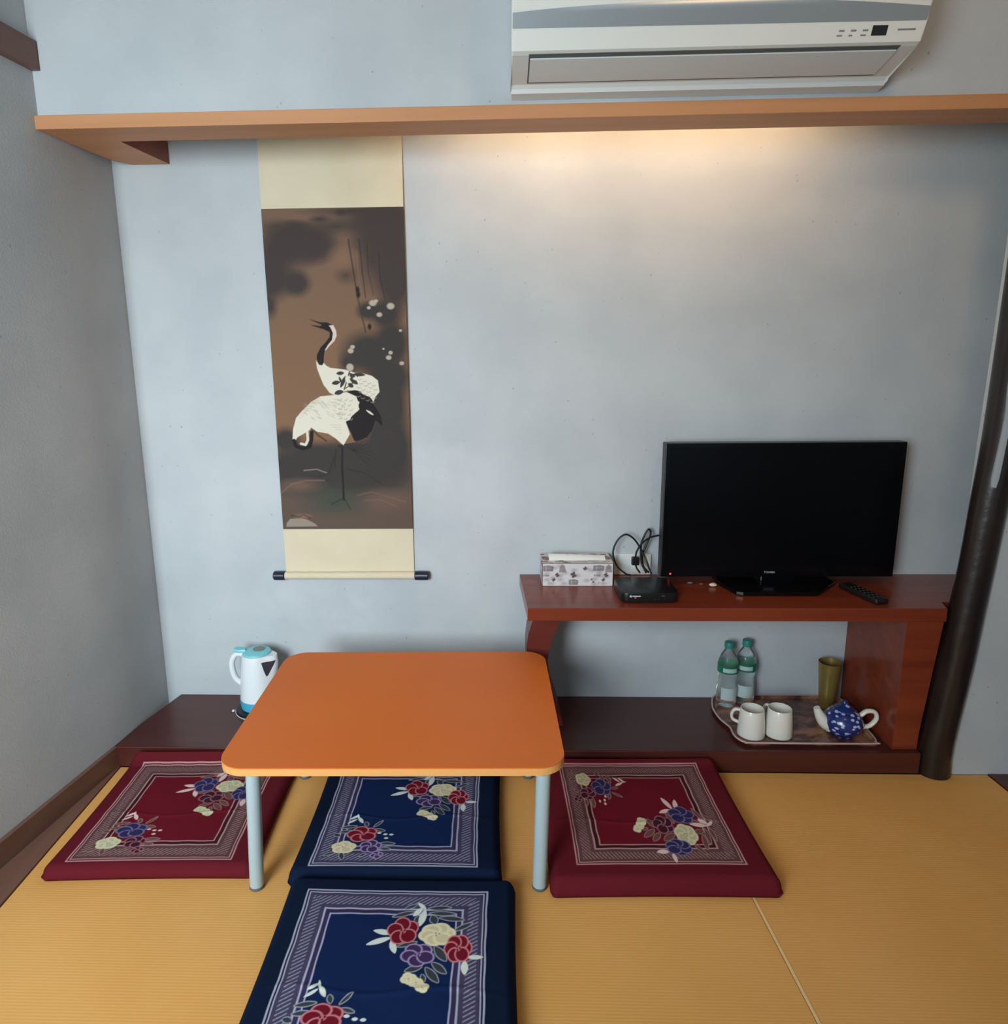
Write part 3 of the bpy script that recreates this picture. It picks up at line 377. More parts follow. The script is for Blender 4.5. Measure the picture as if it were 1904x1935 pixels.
struct('trim_4', box(0.05, 3.2, -0.222, -0.001, 1.985, 2.0), M['ceil'])

# strip light hidden behind the front board
t = thing('strip_light', 'warm glowing strip light hidden behind the overhead board right of the scroll', 'light', (1.55, -0.19, 1.92))
loc_obj('housing', box(0.98, 2.12, -0.2205, -0.192, 1.90, 1.955, bev=0.003), M['white'], t)
bm = tube([(1.0, -0.179, 1.905), (2.10, -0.179, 1.905)], 0.011, 12, 1, smooth=False)
loc_obj('tube', bm, M['glow'], t, smooth=True)

# ------------------------------------------------------------------ air conditioner
AX0, AX1 = 1.179, 2.092
t = thing('air_conditioner', 'white wall air conditioner with silver band above the overhead board', 'air conditioner', (1.635, -0.3215, 1.866))
prof = [(-0.3215, 2.165), (-0.46, 2.165), (-0.505, 2.14), (-0.52, 2.08), (-0.5195, 1.985), (-0.502, 1.951), (-0.487, 1.914), (-0.476, 1.909), (-0.362, 1.889), (-0.354, 1.882), (-0.350, 1.873), (-0.3215, 1.868)]
loc_obj('case', prism(prof, AX0, AX1, axis='x', bev=0.004), M['white'], t)
def on_front(x, z, off):  # point on the front faces of the case at height z
    pts = [(-0.520, 2.08), (-0.5195, 1.985), (-0.502, 1.951), (-0.487, 1.914)]
    for (ya, za), (yb, zb) in zip(pts, pts[1:]):
        if zb <= z <= za:
            k = (z-zb)/(za-zb); y = yb+(ya-yb)*k; d = Vector((0, -(za-zb), (ya-yb))).normalized()
            return Vector((x, y, z)) + Vector((0, d.y, d.z))*off
    return Vector((x, -0.5195, z))
def front_patch(xs, zlo, zhi, off, nz=5, thick=0.0008):
    bm = bmesh.new(); rows = []
    for j in range(nz+1):
        rows.append([bm.verts.new(on_front(x, zlo(x)+(zhi(x)-zlo(x))*j/nz, off)) for x in xs])
    for a, b in zip(rows, rows[1:]):
        for i in range(len(xs)-1): bm.faces.new((a[i], a[i+1], b[i+1], b[i]))
    r = bmesh.ops.extrude_face_region(bm, geom=list(bm.faces)); vs_ = [v for v in r['geom'] if isinstance(v, bmesh.types.BMVert)]
    bmesh.ops.translate(bm, vec=(0, -thick, 0), verts=vs_); return bm
xs = [AX0+0.002+(AX1-AX0-0.004)*i/30 for i in range(31)]
loc_obj('silver_band', front_patch(xs, lambda x: 1.9535-0.004*(x-AX0), lambda x: 1.9535+0.0395-0.0165*((x-1.6)/0.46)**2-0.002*(x-AX0), 0.0006, 8), M['silver'], t, smooth=True)
# louvre: plate lying on the sloping underside, dark gaps at its long edges
def slope(x, k, off):      # k 0 at the front edge .. 1 at the lip
    a, b = Vector((0, -0.476, 1.909)), Vector((0, -0.362, 1.889)); p = a.lerp(b, k); n = Vector((0, -0.1728, -0.985))
    return Vector((x, 0, 0))+p+n*off
def slope_plate(x0, x1, k0, k1, o0, o1, cut=0.0):
    bm = bmesh.new(); q = [(x0, k0), (x1, k0), (x1-cut, k1), (x0, k1)]
    a = [bm.verts.new(slope(x, k, o0)) for x, k in q]; b = [bm.verts.new(slope(x, k, o1)) for x, k in q]
    bm.faces.new(a); bm.faces.new(b[::-1])
    for i in range(4): bm.faces.new((a[i], b[i], b[(i+1) % 4], a[(i+1) % 4]))
    return bm
loc_obj('outlet_slot', slope_plate(1.219, 2.052, -0.03, 0.95, -0.001, 0.0004), M['darkslot'], t, label='dark gap around the louvre')
loc_obj('louvre', slope_plate(1.2225, 2.050, 0.09, 0.875, 0.0005, 0.0035), M['offwhite'], t)
loc_obj('display', front_patch([1.977, 2.010], lambda x: 1.9255, lambda x: 1.943, 0.0005, 2), M['charcoal'], t, label='small dark display window')
for k, x in enumerate((1.905, 1.931, 1.957)):
    loc_obj('indicator', front_patch([x, x+0.012], lambda x: 1.9335, lambda x: 1.9365, 0.0004, 1, 0.0005), M['grey'], t)
    loc_obj('indicator_mark', front_patch([x-0.003, x+0.009-0.004*(k == 1)], lambda x: 1.9255, lambda x: 1.9280, 0.0004, 1, 0.0005), M['grey'], t)
loc_obj('name_label', front_patch([2.033, 2.072], lambda x: 1.9335, lambda x: 1.9365, 0.0004, 1, 0.0004), M['grey'], t, label='faint grey lettering strip')

# ------------------------------------------------------------------ hanging scroll
SX0, SX1, SZ1, SZ2 = 0.4233, 0.8598, 0.6741, 1.6846
t = thing('hanging_scroll', 'tall hanging scroll painted with two white cranes', 'scroll', ((SX0+SX1)/2, -0.01, 0.53))
def wavy(x, z): return -0.0105 - 0.0025*math.sin(z*4.0+x*3) - 0.0015*math.sin(z*9.0)
def cloth_strip(z0, z1, name):
    n = 24; bm = bmesh.new(); R = []
    for j in range(n+1):
        z = z0+(z1-z0)*j/n
        R.append([[bm.verts.new((x, wavy(x, z)+d, z)) for x in (SX0+(SX1-SX0)*i/6 for i in range(7))] for d in (0.0, 0.0025)])
    for a, b in zip(R, R[1:]):
        for i in range(6):
            bm.faces.new((a[0][i], a[0][i+1], b[0][i+1], b[0][i])); bm.faces.new((a[1][i+1], a[1][i], b[1][i], b[1][i+1]))
        bm.faces.new((a[0][0], b[0][0], b[1][0], a[1][0])); bm.faces.new((a[0][6], a[1][6], b[1][6], b[0][6]))
    for r in (R[0], R[-1]):
        for i in range(6): bm.faces.new((r[0][i], r[1][i], r[1][i+1], r[0][i+1]))
    return loc_obj(name, bm, M['cream'], t, smooth=True)
cloth_strip(SZ2+0.0003, 1.955, 'upper_mount'); cloth_strip(0.524, SZ1-0.0003, 'lower_mount')
PC = {'dark': lin((64, 55, 52)), 'dark2': lin((58, 53, 50)), 'tan': lin((128, 98, 78)), 'tan2': lin((104, 82, 70)), 'tanbg': lin((128, 94, 70)), 'ink': lin((34, 29, 28)), 'ink2': lin((32, 26, 27)),
      'white': lin((216, 208, 190)), 'pink': lin((214, 190, 176)), 'pale': lin((176, 164, 146)), 'grey': lin((148, 138, 122)), 'green': lin((62, 70, 60)), 'brown': lin((70, 44, 36))}
def paint_scroll():
    nu, nv = 300, 690; asp = (SZ2-SZ1)/(SX1-SX0)
    u, v = np.meshgrid(np.linspace(0, 1, nu), np.linspace(0, 1, nv)); u, v = u.ravel(), v.ravel()
    p = Paint(u, v*asp, 1.3/nu, lin((126, 94, 70)))
    g = np.clip((v-0.5)*1.6, 0, 1)[:, None]; p.c = p.c*(1-g)+np.array(lin((112, 90, 76)))*g
    g = np.clip((0.30-v)*8, 0, 1)[:, None]; p.c = p.c*(1-g)+np.array(lin((92, 76, 66)))*g
    rg = np.random.RandomState(3)
    sc = lambda q: (q[0], q[1]*asp)
    for s in SCROLL_ART:
        if s[0] == 'B': p.ell(sc(s[1]), s[2], s[3]*asp, PC[s[4]], s[5], max(s[6], 0.12) if s[6] != 0.5 else 0.55)
        elif s[0] == 'P': p.poly([sc(q) for q in s[1]], PC[s[2]], s[3])
        elif s[0] == 'S': p.stroke([sc(q) for q in s[1]], s[2], PC[s[3]], s[4])
        elif s[0] == 'L': p.leaf(sc(s[1]), sc(s[2]), s[3], PC[s[4]])
    p.c *= (1+0.05*np.sin(v*1700))[:, None]
    X = SX0+(SX1-SX0)*u; Z = SZ1+(SZ2-SZ1)*v
    Y = -0.0112 - 0.0025*np.sin(Z*4.0+X*3) - 0.0015*np.sin(Z*9.0)
    P = np.stack([X, Y, Z], -1) - np.array(t.location)
    def back(low): low = low.copy(); low[:, 1] += 0.0030; return low
    paint_mesh('painting', P, nu, nv, p.c, M['silk'], t, extra=back, label='dark brown painting of cranes, rocks and blossom')
paint_scroll()
def xcyl(x0, x1, y, z, r, seg=24, bev=0.0):
    prof = [(0, x0), (r-bev, x0), (r, x0+bev), (r, x1-bev), (r-bev, x1), (0, x1)] if bev else [(0, x0), (r, x0), (r, x1), (0, x1)]
    bm = lathe(prof, seg, cap=False); bmesh.ops.transform(bm, matrix=Matrix(((0, 0, 1, 0), (0, 1, 0, y), (1, 0, 0, z), (0, 0, 0, 1))), verts=bm.verts); return bm
loc_obj('roller', xcyl(0.4226, 0.8622, -0.0165, 0.514, 0.0125), M['cream'], t, smooth=True)
loc_obj('roller_knob', xcyl(0.3835, 0.4224, -0.0175, 0.514, 0.0155, bev=0.003), M['navy'], t, smooth=True, label='dark navy roller end, left')
loc_obj('roller_knob', xcyl(0.8624, 0.9095, -0.0175, 0.514, 0.0155, bev=0.003), M['navy'], t, smooth=True, label='dark navy roller end, right')

# ------------------------------------------------------------------ shelf for the television
HZ = 0.5134
t = thing('television_shelf', 'glossy red-brown wooden shelf carrying the television, on a curved bracket and side panel', 'shelf', (1.8, -0.16, HP+0.0005))
loc_obj('shelf_top', prism([(1.2156, -0.001), (1.229, -0.3176), (2.428, -0.3176), (2.442, -0.2615), (3.19, -0.2615), (3.19, -0.001)], HZ-0.040, HZ, bev=0.002), M['redwood'], t)
loc_obj('side_panel', prism([(2.3193, HP+0.0005), (2.392, HP+0.0005), (2.392, 0.12), (2.424, HZ-0.0402), (2.3193, HZ-0.0402)], -0.316, -0.002, axis='y', bev=0.001), M['redwood'], t)
inner = [(1.352, 0.473), (1.3351, 0.4221), (1.3143, 0.3818), (1.3016, 0.3394), (1.2979, 0.295), (1.3015, 0.2556), (1.3090, 0.2123), (1.3201, 0.1742), (1.336, 0.125), (1.352, 0.0685)]
outer = [(1.270, 0.473), (1.2482, 0.4219), (1.2362, 0.3816), (1.232, 0.341), (1.231, 0.295), (1.233, 0.2556), (1.2385, 0.2123), (1.248, 0.1742), (1.262, 0.125), (1.279, 0.0685)]
loc_obj('curved_bracket', prism(inner+outer[::-1], -0.20, -0.085, axis='y', bev=0.002), M['bracket'], t, label='darker red curved bracket')

# television
t = thing('television', 'black flat-screen television standing on the red-brown shelf', 'television', (2.03, -0.104, HZ))
TX0, TX1, TZ0, TZ1 = 1.6612, 2.3902, 0.5380, 0.9674
loc_obj('casing', box(TX0, TX1, -0.104, -0.062, TZ0, TZ1, bev=0.003), M['black'], t)
loc_obj('rear_housing', box(TX0+0.12, TX1-0.12, -0.0615, -0.03, TZ0+0.02, TZ1-0.14, bev=0.01), M['black'], t)
loc_obj('bezel', box(TX0+0.002, TX1-0.002, -0.1065, -0.1042, TZ0+0.002, TZ1-0.002, bev=0.0008), M['gloss'], t)
loc_obj('screen', box(TX0+0.014, TX1-0.014, -0.1075, -0.1066, TZ0+0.034, TZ1-0.014), M['screen'], t)
loc_obj('stand_base', prism([(1.845, -0.125), (1.868, -0.208), (1.885, -0.2165), (2.10, -0.2165), (2.118, -0.208), (2.205, -0.118), (2.205, -0.04), (1.845, -0.04)], HZ+0.0005, HZ+0.013, bev=0.003), M['gloss'], t)
loc_obj('stand_neck', prism([(1.965, 0.5266), (2.085, 0.5266), (2.07, 0.58), (1.98, 0.58)], -0.1038, -0.075, axis='y'), M['gloss'], t)
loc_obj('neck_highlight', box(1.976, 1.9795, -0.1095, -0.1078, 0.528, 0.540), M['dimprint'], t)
def text(s, size, M4, m, t, name, ext=0.0003):
    cu = bpy.data.curves.new('lettering', 'FONT'); cu.body = s; cu.size = size; cu.extrude = ext; cu.align_x = 'CENTER'; cu.align_y = 'CENTER'
    o = bpy.data.objects.new('tmp', cu); C.objects.link(o); bpy.context.view_layer.update()
    me = bpy.data.meshes.new_from_object(o.evaluated_get(bpy.context.evaluated_depsgraph_get())); bpy.data.objects.remove(o)
    me.transform(M4); me.transform(Matrix.Translation(-Vector(t.location))); return link(name, me, m, t)
FR = Matrix.Rotation(math.radians(90), 4, 'X')
text('TOSHIBA', 0.0085, Matrix.Translation((2.003, -0.1080, 0.5545)) @ FR, M['print'], t, 'logo')
loc_obj('standby_light', box(1.689, 1.694, -0.1085, -0.1066, 0.5475, 0.5515), M['led'], t, label='small red standby light')

# set-top box
t = thing('set_top_box', 'small black set-top box with a red light beside the tissue box', 'set-top box', (1.590, -0.205, HZ), 0)
loc_obj('body', prism(rrect(1.508, 1.678, -0.276, -0.128, 0.022), HZ+0.003, HZ+0.031, bev=0.003), M['black'], t, smooth=True)
for x in (1.53, 1.655):
    for y in (-0.255, -0.15): loc_obj('foot', lathe([(0.006, HZ+0.0003), (0.006, HZ+0.003)], 12, c=(x, y)), M['charcoal'], t)
loc_obj('logo_disc', xcyl(0, 0.0012, 0, 0, 0.0035, 12), M['print'], t)
o = [c for c in t.children if c.name.startswith('logo_disc')][0]; o.rotation_euler = (0, 0, math.radians(-90)); o.location = Vector((1.535, -0.2762, HZ+0.0215))
o.data.transform(Matrix.Translation(Vector(t.location))); o.location -= Vector(t.location)
loc_obj('lettering', box(1.540, 1.564, -0.2768, -0.2758, HZ+0.020, HZ+0.0232), M['print'], t, label='pale blurred lettering')
loc_obj('power_light', box(1.5455, 1.5515, -0.2768, -0.2758, HZ+0.0155, HZ+0.0175), M['orangeled'], t, label='tiny amber light')
loc_obj('button', box(1.626, 1.634, -0.2768, -0.2758, HZ+0.021, HZ+0.0235), M['dimprint'], t)
for x in (1.602, 1.614): loc_obj('port', box(x, x+0.005, -0.2768, -0.2758, HZ+0.010, HZ+0.013), M['charcoal'], t)

# remote control
t = thing('remote_control', 'long black remote control lying at the right end of the shelf', 'remote control', (2.235, -0.18, HZ), math.radians(13))
obj('body', box(-0.022, 0.022, -0.112, 0.045, 0.0005, 0.018, bev=0.006, seg=3), M['remote'], t, smooth=True)
for i in range(6):
    for j in range(3): obj('button', lathe([(0.0035, 0.018), (0.003, 0.0195), (0, 0.0195)], 10, c=(-0.012+0.012*j, -0.09+0.018*i)), M['charcoal'], t)

# tissue box with a printed carton
t = thing('tissue_box', 'patterned paper tissue box printed with butterflies, open at the top', 'tissue box', (1.396, -0.066, HZ))
BX0, BX1, BY0, BY1, BH = 1.2837, 1.5085, -0.1215, -0.011, 0.0755
def carton(name, w, h, P0, U, V, seed, front=False, hole=None):
    nu, nv = int(w*620), int(h*620); u, v = np.meshgrid(np.linspace(0, 1, nu), np.linspace(0, 1, nv)); u, v = u.ravel(), v.ravel()
    p = Paint(u*w, v*h, 0.0016, lin((214, 206, 204))); rg = random.Random(seed); k1, k2, k3 = lin((96, 76, 74)), lin((128, 112, 110)), lin((176, 166, 164))
    for i in range(26 if front else 16):
        x, y = rg.uniform(0.01, w-0.01), rg.uniform(0.006, h-0.006); p.ell((x, y), 0.012, 0.007, k3, 0.5, 0.6)
    def fly(x, y, s, a):
        for q in (-1, 1):
            for l, w_ in ((1.0, 0.62), (0.62, 0.5)):
                b = a + q*(0.55 if l == 1.0 else 1.5); p.leaf((x, y), (x+s*l*math.cos(b), y+s*l*math.sin(b)), s*w_, k1)
    def stamp(x, y, a, b):
        p.poly([(x, y), (x+a, y), (x+a*1.05, y+b*0.8), (x+a*.6, y+b), (x, y+b*.9)], k1, 0.75); p.stroke([(x+a*.3, y+b*.15), (x+a*.3, y+b*.8)], 0.002, lin((200, 190, 188)), .8); p.stroke([(x+a*.15, y+b*.5), (x+a*.8, y+b*.55)], 0.0012, lin((200, 190, 188)), .7)
    if front:
        for x, y, a, b in ((.002, .048, .024, .020), (.122, .050, .026, .019), (.064, .003, .022, .019), (.002, .031, .014, .006), (.124, .032, .015, .006)): stamp(x*w/.17, y, a*w/.17, b)
        for x, y, s, a in ((.072, .034, .015, .5), (.034, .034, .011, .6), (.029, .018, .009, 2.2), (.151, .034, .011, .6), (.148, .018, .009, 2.2), (.104, .055, .010, 2.2), (.118, .020, .005, 1), (.122, .011, .006, 1)): fly(x*w/.17, y, s, a)
        for x in (.048, .158): p.poly([((x-.008)*w/.17, .045), ((x+.010)*w/.17, .045), ((x+.006)*w/.17, .066), (x*w/.17, .072), ((x-.006)*w/.17, .062)], k2, .8)
        for x in (.016, .136): p.stroke([(x*w/.17, .004), (x*w/.17, .014)], .0015, k2)
    else:
        for i in range(max(3, int(w*h*600))):
            fly(rg.uniform(0, w), rg.uniform(0, h), rg.uniform(.008, .014), rg.uniform(0, 6)); stamp(rg.uniform(0, w-.02), rg.uniform(0, h-.015), .018, .012)
    P = np.array(P0)[None]+np.outer(u*w, U)+np.outer(v*h, V)
    nrm = np.cross(U, V)
    if hole is not None:
        P[:, 2] += 0.0
    P = P-np.array(t.location)
    return paint_mesh(name, P, nu, nv, p.c, M['carton'], t, extra=lambda low: low-nrm*0.0015)
w, d = BX1-BX0, BY1-BY0
carton('front_face', w, BH, (BX0, BY0, HZ+0.0005), (1, 0, 0), (0, 0, 1), 1, True)
carton('back_face', w, BH, (BX1, BY1, HZ+0.0005), (-1, 0, 0), (0, 0, 1), 2)
carton('left_face', d, BH, (BX0, BY1, HZ+0.0005), (0, -1, 0), (0, 0, 1), 3)
carton('right_face', d, BH, (BX1, BY0, HZ+0.0005), (0, 1, 0), (0, 0, 1), 4)
carton('top_flap', w, 0.030, (BX0, BY0, HZ+BH+0.0003), (1, 0, 0), (0, 1, 0), 5)
carton('top_flap', w, 0.026, (BX0, BY1-0.026, HZ+BH+0.0003), (1, 0, 0), (0, 1, 0), 6)
carton('top_flap', 0.028, d-0.0565, (BX0, BY0+0.0303, HZ+BH+0.0003), (1, 0, 0), (0, 1, 0), 7)
carton('top_flap', 0.022, d-0.0565, (BX1-0.022, BY0+0.0303, HZ+BH+0.0003), (1, 0, 0), (0, 1, 0), 8)
bm = bmesh.new(); rg = random.Random(2); G = []
for j in range(7):
    G.append([bm.verts.new((BX0+0.024+(w-0.044)*i/14, BY0+0.026+0.062*j/6, HZ+BH-0.002+0.016*math.sin(math.pi*j/6)*(1.1-0.5*i/14)+rg.uniform(-.001, .001))) for i in range(15)])
for a, b in zip(G, G[1:]):
    for i in range(14): bm.faces.new((a[i], a[i+1], b[i+1], b[i]))
r = bmesh.ops.extrude_face_region(bm, geom=list(bm.faces)); bmesh.ops.translate(bm, vec=(0, 0, -0.012), verts=[v for v in r['geom'] if isinstance(v, bmesh.types.BMVert)])
loc_obj('tissue', bm, M['tissue'], t, smooth=True, label='white tissue showing in the opening')

# wall outlet, cables, scraps
t = thing('wall_outlet', 'white double wall outlet plate behind the cables', 'outlet', (1.592, -0.001, 0.55))
loc_obj('plate', box(1.5307, 1.652, -0.010, -0.0005, 0.5145, 0.5852, bev=0.002), M['white'], t)
for x in (1.555, 1.615): loc_obj('socket', box(x, x+0.026, -0.0115, -0.0101, 0.53, 0.57, bev=0.0005), M['offwhite'], t)
def cable(name, pts, r, label):
    return setc(obj(name, tube(pts, r, 8, 8), M['black'], smooth=True, ang=80), label, 'cable')
cable('looped_cable', [(1.5635, -.115, .548), (1.552, -.10, .5475), (1.5299, -.06, .562), (1.5184, -.05, .6033), (1.5309, -.05, .6426), (1.5559, -.05, .6639), (1.5819, -.05, .6514), (1.6034, -.05, .6229), (1.6218, -.055, .5889), (1.632, -.075, .556), (1.634, -.10, .5485)], .0030,
      'thin black cable making one wide round loop left of the television')
t = thing('plug_cable', 'black cable from the television with a square plug before the outlet', 'cable', (1.59, -0.06, 0.57))
loc_obj('cord', tube([(1.672, -.045, .6605), (1.6375, -.055, .6558), (1.611, -.062, .6399), (1.5931, -.066, .6151), (1.5885, -.066, .5935)], .003, 8, 8), M['black'], t, smooth=True)
loc_obj('plug', box(1.576, 1.600, -.074, -.058, .566, .5935, bev=.003), M['black'], t)
loc_obj('cord_end', tube([(1.590, -.066, .5665), (1.593, -.072, .556), (1.599, -.09, .5478)], .003, 8, 8), M['black'], t, smooth=True)
cable('bunched_cable', [(1.619, -.09, .5475), (1.6108, -.06, .5714), (1.6108, -.035, .6165), (1.6198, -.034, .6522), (1.6334, -.034, .6771), (1.6415, -.034, .6664), (1.6372, -.034, .6468), (1.6246, -.036, .6164), (1.6154, -.04, .5859), (1.6185, -.046, .557), (1.6277, -.085, .5475)], .0034,
      'black cable bent into a tall narrow loop in front of the outlet')
def pebble(name, label, x, y, s, m, cat):
    bm = bmesh.new(); bmesh.ops.create_icosphere(bm, subdivisions=2, radius=1); rg = random.Random(int(x*1000))
    for v in bm.verts: v.co = Vector((v.co.x*s[0], v.co.y*s[1], v.co.z*s[2]+s[2]))*(1+rg.uniform(-.08, .08))
    bmesh.ops.translate(bm, vec=(0, 0, 0.0006-min(v.co.z for v in bm.verts)), verts=bm.verts)
    o = obj(name, bm, m, smooth=True, ang=80); o.location = (x, y, HZ); return setc(o, label, cat)
pebble('crumpled_scrap', 'small cream crumpled scrap beside the television stand', 1.822, -0.128, (.013, .008, .006), M['scrap'], 'scrap')
pebble('crumpled_scrap', 'tiny brown scrap left of the cream scrap on the shelf', 1.790, -0.112, (.007, .005, .003), M['brownscrap'], 'scrap')
pebble('crumpled_scrap', 'tiny grey scrap under the television near the set-top box', 1.757, -0.1, (.009, .006, .003), M['greyscrap'], 'scrap')

# ------------------------------------------------------------------ round dark post
pc = [(2.442, 0.0, .049), (2.443, .0986, .047), (2.466, .3274, .0465), (2.4795, .4982, .0445), (2.491, .6402, .043), (2.5025, .8382, .0445), (2.517, 1.0052, .049), (2.5225, 1.32, .050), (2.5245, 1.6, .0505), (2.526, 1.8205, .051)]
t = thing('log_post', 'dark polished round log post leaning at the right edge of the alcove', 'post', (2.442, -0.318, 0))
bm = bmesh.new(); rings = []; rg = random.Random(8); seg = 36
cen = catmull([(x, r, z) for x, z, r in pc], 3)
for c in cen:
    rings.append([bm.verts.new((c.x+math.cos(a)*c.y*(1+.012*math.sin(3*a+c.z*5)), -.318+math.sin(a)*c.y*(1+.012*math.sin(2*a-c.z*4)), c.z)) for a in (2*math.pi*k/seg for k in range(seg))])
for a, b in zip(rings, rings[1:]):
    for k in range(seg): bm.faces.new((a[k], a[(k+1) % seg], b[(k+1) % seg], b[k]))
bm.faces.new(rings[0]); bm.faces.new(rings[-1][::-1])
loc_obj('log', bm, M['bark'], t, smooth=True)
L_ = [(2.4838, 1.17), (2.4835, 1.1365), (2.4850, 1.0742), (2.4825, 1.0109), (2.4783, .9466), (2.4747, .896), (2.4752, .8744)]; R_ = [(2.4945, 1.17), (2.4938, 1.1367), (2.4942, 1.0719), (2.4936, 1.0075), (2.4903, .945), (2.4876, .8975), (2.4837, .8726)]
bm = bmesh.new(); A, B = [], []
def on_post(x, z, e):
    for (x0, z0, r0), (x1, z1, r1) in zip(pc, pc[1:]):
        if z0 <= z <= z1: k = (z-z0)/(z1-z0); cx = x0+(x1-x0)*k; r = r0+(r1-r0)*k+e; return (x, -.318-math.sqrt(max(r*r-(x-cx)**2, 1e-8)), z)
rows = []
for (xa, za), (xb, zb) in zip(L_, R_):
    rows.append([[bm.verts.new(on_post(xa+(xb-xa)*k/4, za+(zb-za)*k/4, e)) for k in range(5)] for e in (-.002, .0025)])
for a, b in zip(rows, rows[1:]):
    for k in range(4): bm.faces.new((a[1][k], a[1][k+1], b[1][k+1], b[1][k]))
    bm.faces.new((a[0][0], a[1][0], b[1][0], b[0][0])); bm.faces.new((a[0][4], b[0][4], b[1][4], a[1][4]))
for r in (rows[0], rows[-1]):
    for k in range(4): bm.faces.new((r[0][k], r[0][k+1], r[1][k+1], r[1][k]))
loc_obj('bare_patch_highlight', bm, M['scar_highlight'], t, smooth=True, label='bare patch on the log with its highlight painted pale')

# ------------------------------------------------------------------ kettle
KX, KY, KZ = 0.334, -0.095, HP+0.0005
t = thing('electric_kettle', 'white electric kettle with aqua lid behind the table', 'kettle', (KX, KY, KZ))
obj('power_base', lathe([(0, 0), (.079, 0), (.081, .004), (.079, .010), (.066, .013), (0, .013)], 48), M['black'], t, smooth=True)
obj('base_rim', lathe([(.0795, .0005), (.0826, .0005), (.0826, .0022), (.0795, .0022)], 48), M['white'], t, smooth=True)
bm = lathe([(.056, .0135), (.0615, .0145), (.064, .03), (.0635, .046)], 48); obj('lower_band', bm, M['cyanblue'], t, smooth=True, label='sky-blue band at the foot')
body = [(.0632, .0465), (.0625, .06), (.0595, .10), (.0555, .14), (.0515, .175), (.0485, .198), (.0475, .201)]
bm = lathe(body, 64)
for v in bm.verts:      # pull the pouring spout out of the wall of the jug
    a = math.atan2(v.co.y, v.co.x); h = max(0, min(1, (v.co.z-.09)/.09)); k = max(0, math.cos(a+0.15))**14*h
    v.co.x += .024*k*math.cos(a); v.co.y += .024*k*math.sin(a)
obj('jug', bm, M['kettle'], t, smooth=True)
obj('lid', lathe([(.0445, .2013), (.046, .204), (.045, .2075), (.03, .211), (0, .2125)], 48), M['cyan'], t, smooth=True, label='aqua lid')
obj('lid_disc', lathe([(.0, .2128), (.019, .2128), (.019, .2138), (0, .2142)], 32, c=(.006, .006)), M['grey'], t, smooth=True, label='grey disc on the lid')
obj('lid_latch', prism([(-.040, .012), (-.066, .018), (-.078, .010), (-.076, -.008), (-.055, -.014), (-.034, -.010)], .204, .2165, bev=.003), M['cyan'], t, label='aqua thumb latch')
obj('handle', tube([(-.040, 0, .196), (-.066, 0, .198), (-.083, -.002, .178), (-.086, -.003, .145), (-.077, -.003, .112), (-.058, -.002, .092)], .010, 14, 8, flat=1.25), M['kettle'], t, smooth=True)
def gauge():
    bm = bmesh.new(); rows = []
    for z, w_ in ((.184, .022), (.170, .0175), (.155, .012), (.142, .006), (.136, .0025)):
        r = np.interp(z, [q[1] for q in body], [q[0] for q in body]); row = []
        for k in range(6):
            a = -0.74+(w_/.06)*(k/5-.35)*1.9; h = max(0, min(1, (z-.09)/.09)); kk = max(0, math.cos(a+0.15))**14*h
            rr = r+.024*kk+.0012; row.append(bm.verts.new((rr*math.cos(a), rr*math.sin(a), z)))
        rows.append(row)
    for a, b in zip(rows, rows[1:]):
        for k in range(5): bm.faces.new((a[k], a[k+1], b[k+1], b[k]))
    r = bmesh.ops.extrude_face_region(bm, geom=list(bm.faces))
    for v in [v for v in r['geom'] if isinstance(v, bmesh.types.BMVert)]: v.co.x *= .96; v.co.y *= .96
    return bm
obj('water_gauge', gauge(), M['smoke'], t, label='dark triangular window under the rim')
obj('base_stud', lathe([(0, 0), (.005, 0), (.004, .004), (0, .005)], 14, c=(-.0865, -.022)), M['white'], t, smooth=True)

# ------------------------------------------------------------------ tray and what stands on it
TZ = HP+0.0005
raw = [(1.889, -.012), (1.8727, -.0325), (1.8590, -.075), (1.8530, -.1111), (1.8564, -.1683), (1.8709, -.2162), (1.868, -.25), (1.8721, -.2801), (1.8885, -.3020), (1.925, -.307), (2.2571, -.3065), (2.282, -.297), (2.290, -.2731), (2.294, -.23), (2.302, -.1878), (2.306, -.1557), (2.308, -.06), (2.300, -.02), (2.27, -.010)]
tc_ = catmull([(x, y, 0) for x, y in raw], 3); out = [(p.x, p.y) for p in tc_]
ccx, ccy = 2.08, -.16
def off(p, s): v = Vector((p[0]-ccx, p[1]-ccy)); return (ccx+v.x*(1-s/v.length), ccy+v.y*(1-s/v.length))
t = thing('serving_tray', 'brown patterned serving tray with pale rim on the ledge', 'tray', (ccx, ccy, TZ))
bm = bmesh.new(); n = len(out)
lv = [(0.010, 0.0), (0.003, .011), (0.0, .0125)]
R = [[bm.verts.new((*off(p, s), TZ+z)) for p in out] for s, z in lv]; R2 = [[bm.verts.new((*off(p, s), TZ+z)) for p in out] for s, z in ((.0025, .0128), (.005, .0115), (.011, .0035))]
seq = R+R2
for a, b in zip(seq, seq[1:]):
    for i in range(n): bm.faces.new((a[i], a[(i+1) % n], b[(i+1) % n], b[i]))
bm.faces.new(seq[0]); bm.faces.new(seq[-1])
o = loc_obj('tray_body', bm, M['tray'], t, smooth=True)
bm = bmesh.new(); seq = [[bm.verts.new((*off(p, s), TZ+z)) for p in out] for s, z in ((-.0012, .0100), (-.0012, .0135), (.0030, .0137), (.0030, .0130))]
for a, b in zip(seq, seq[1:]+seq[:1]):
    for i in range(n): bm.faces.new((a[i], a[(i+1) % n], b[(i+1) % n], b[i]))
loc_obj('tray_rim', bm, M['rim'], t, smooth=True, label='pale pinkish rim')
FZ = TZ+0.0040
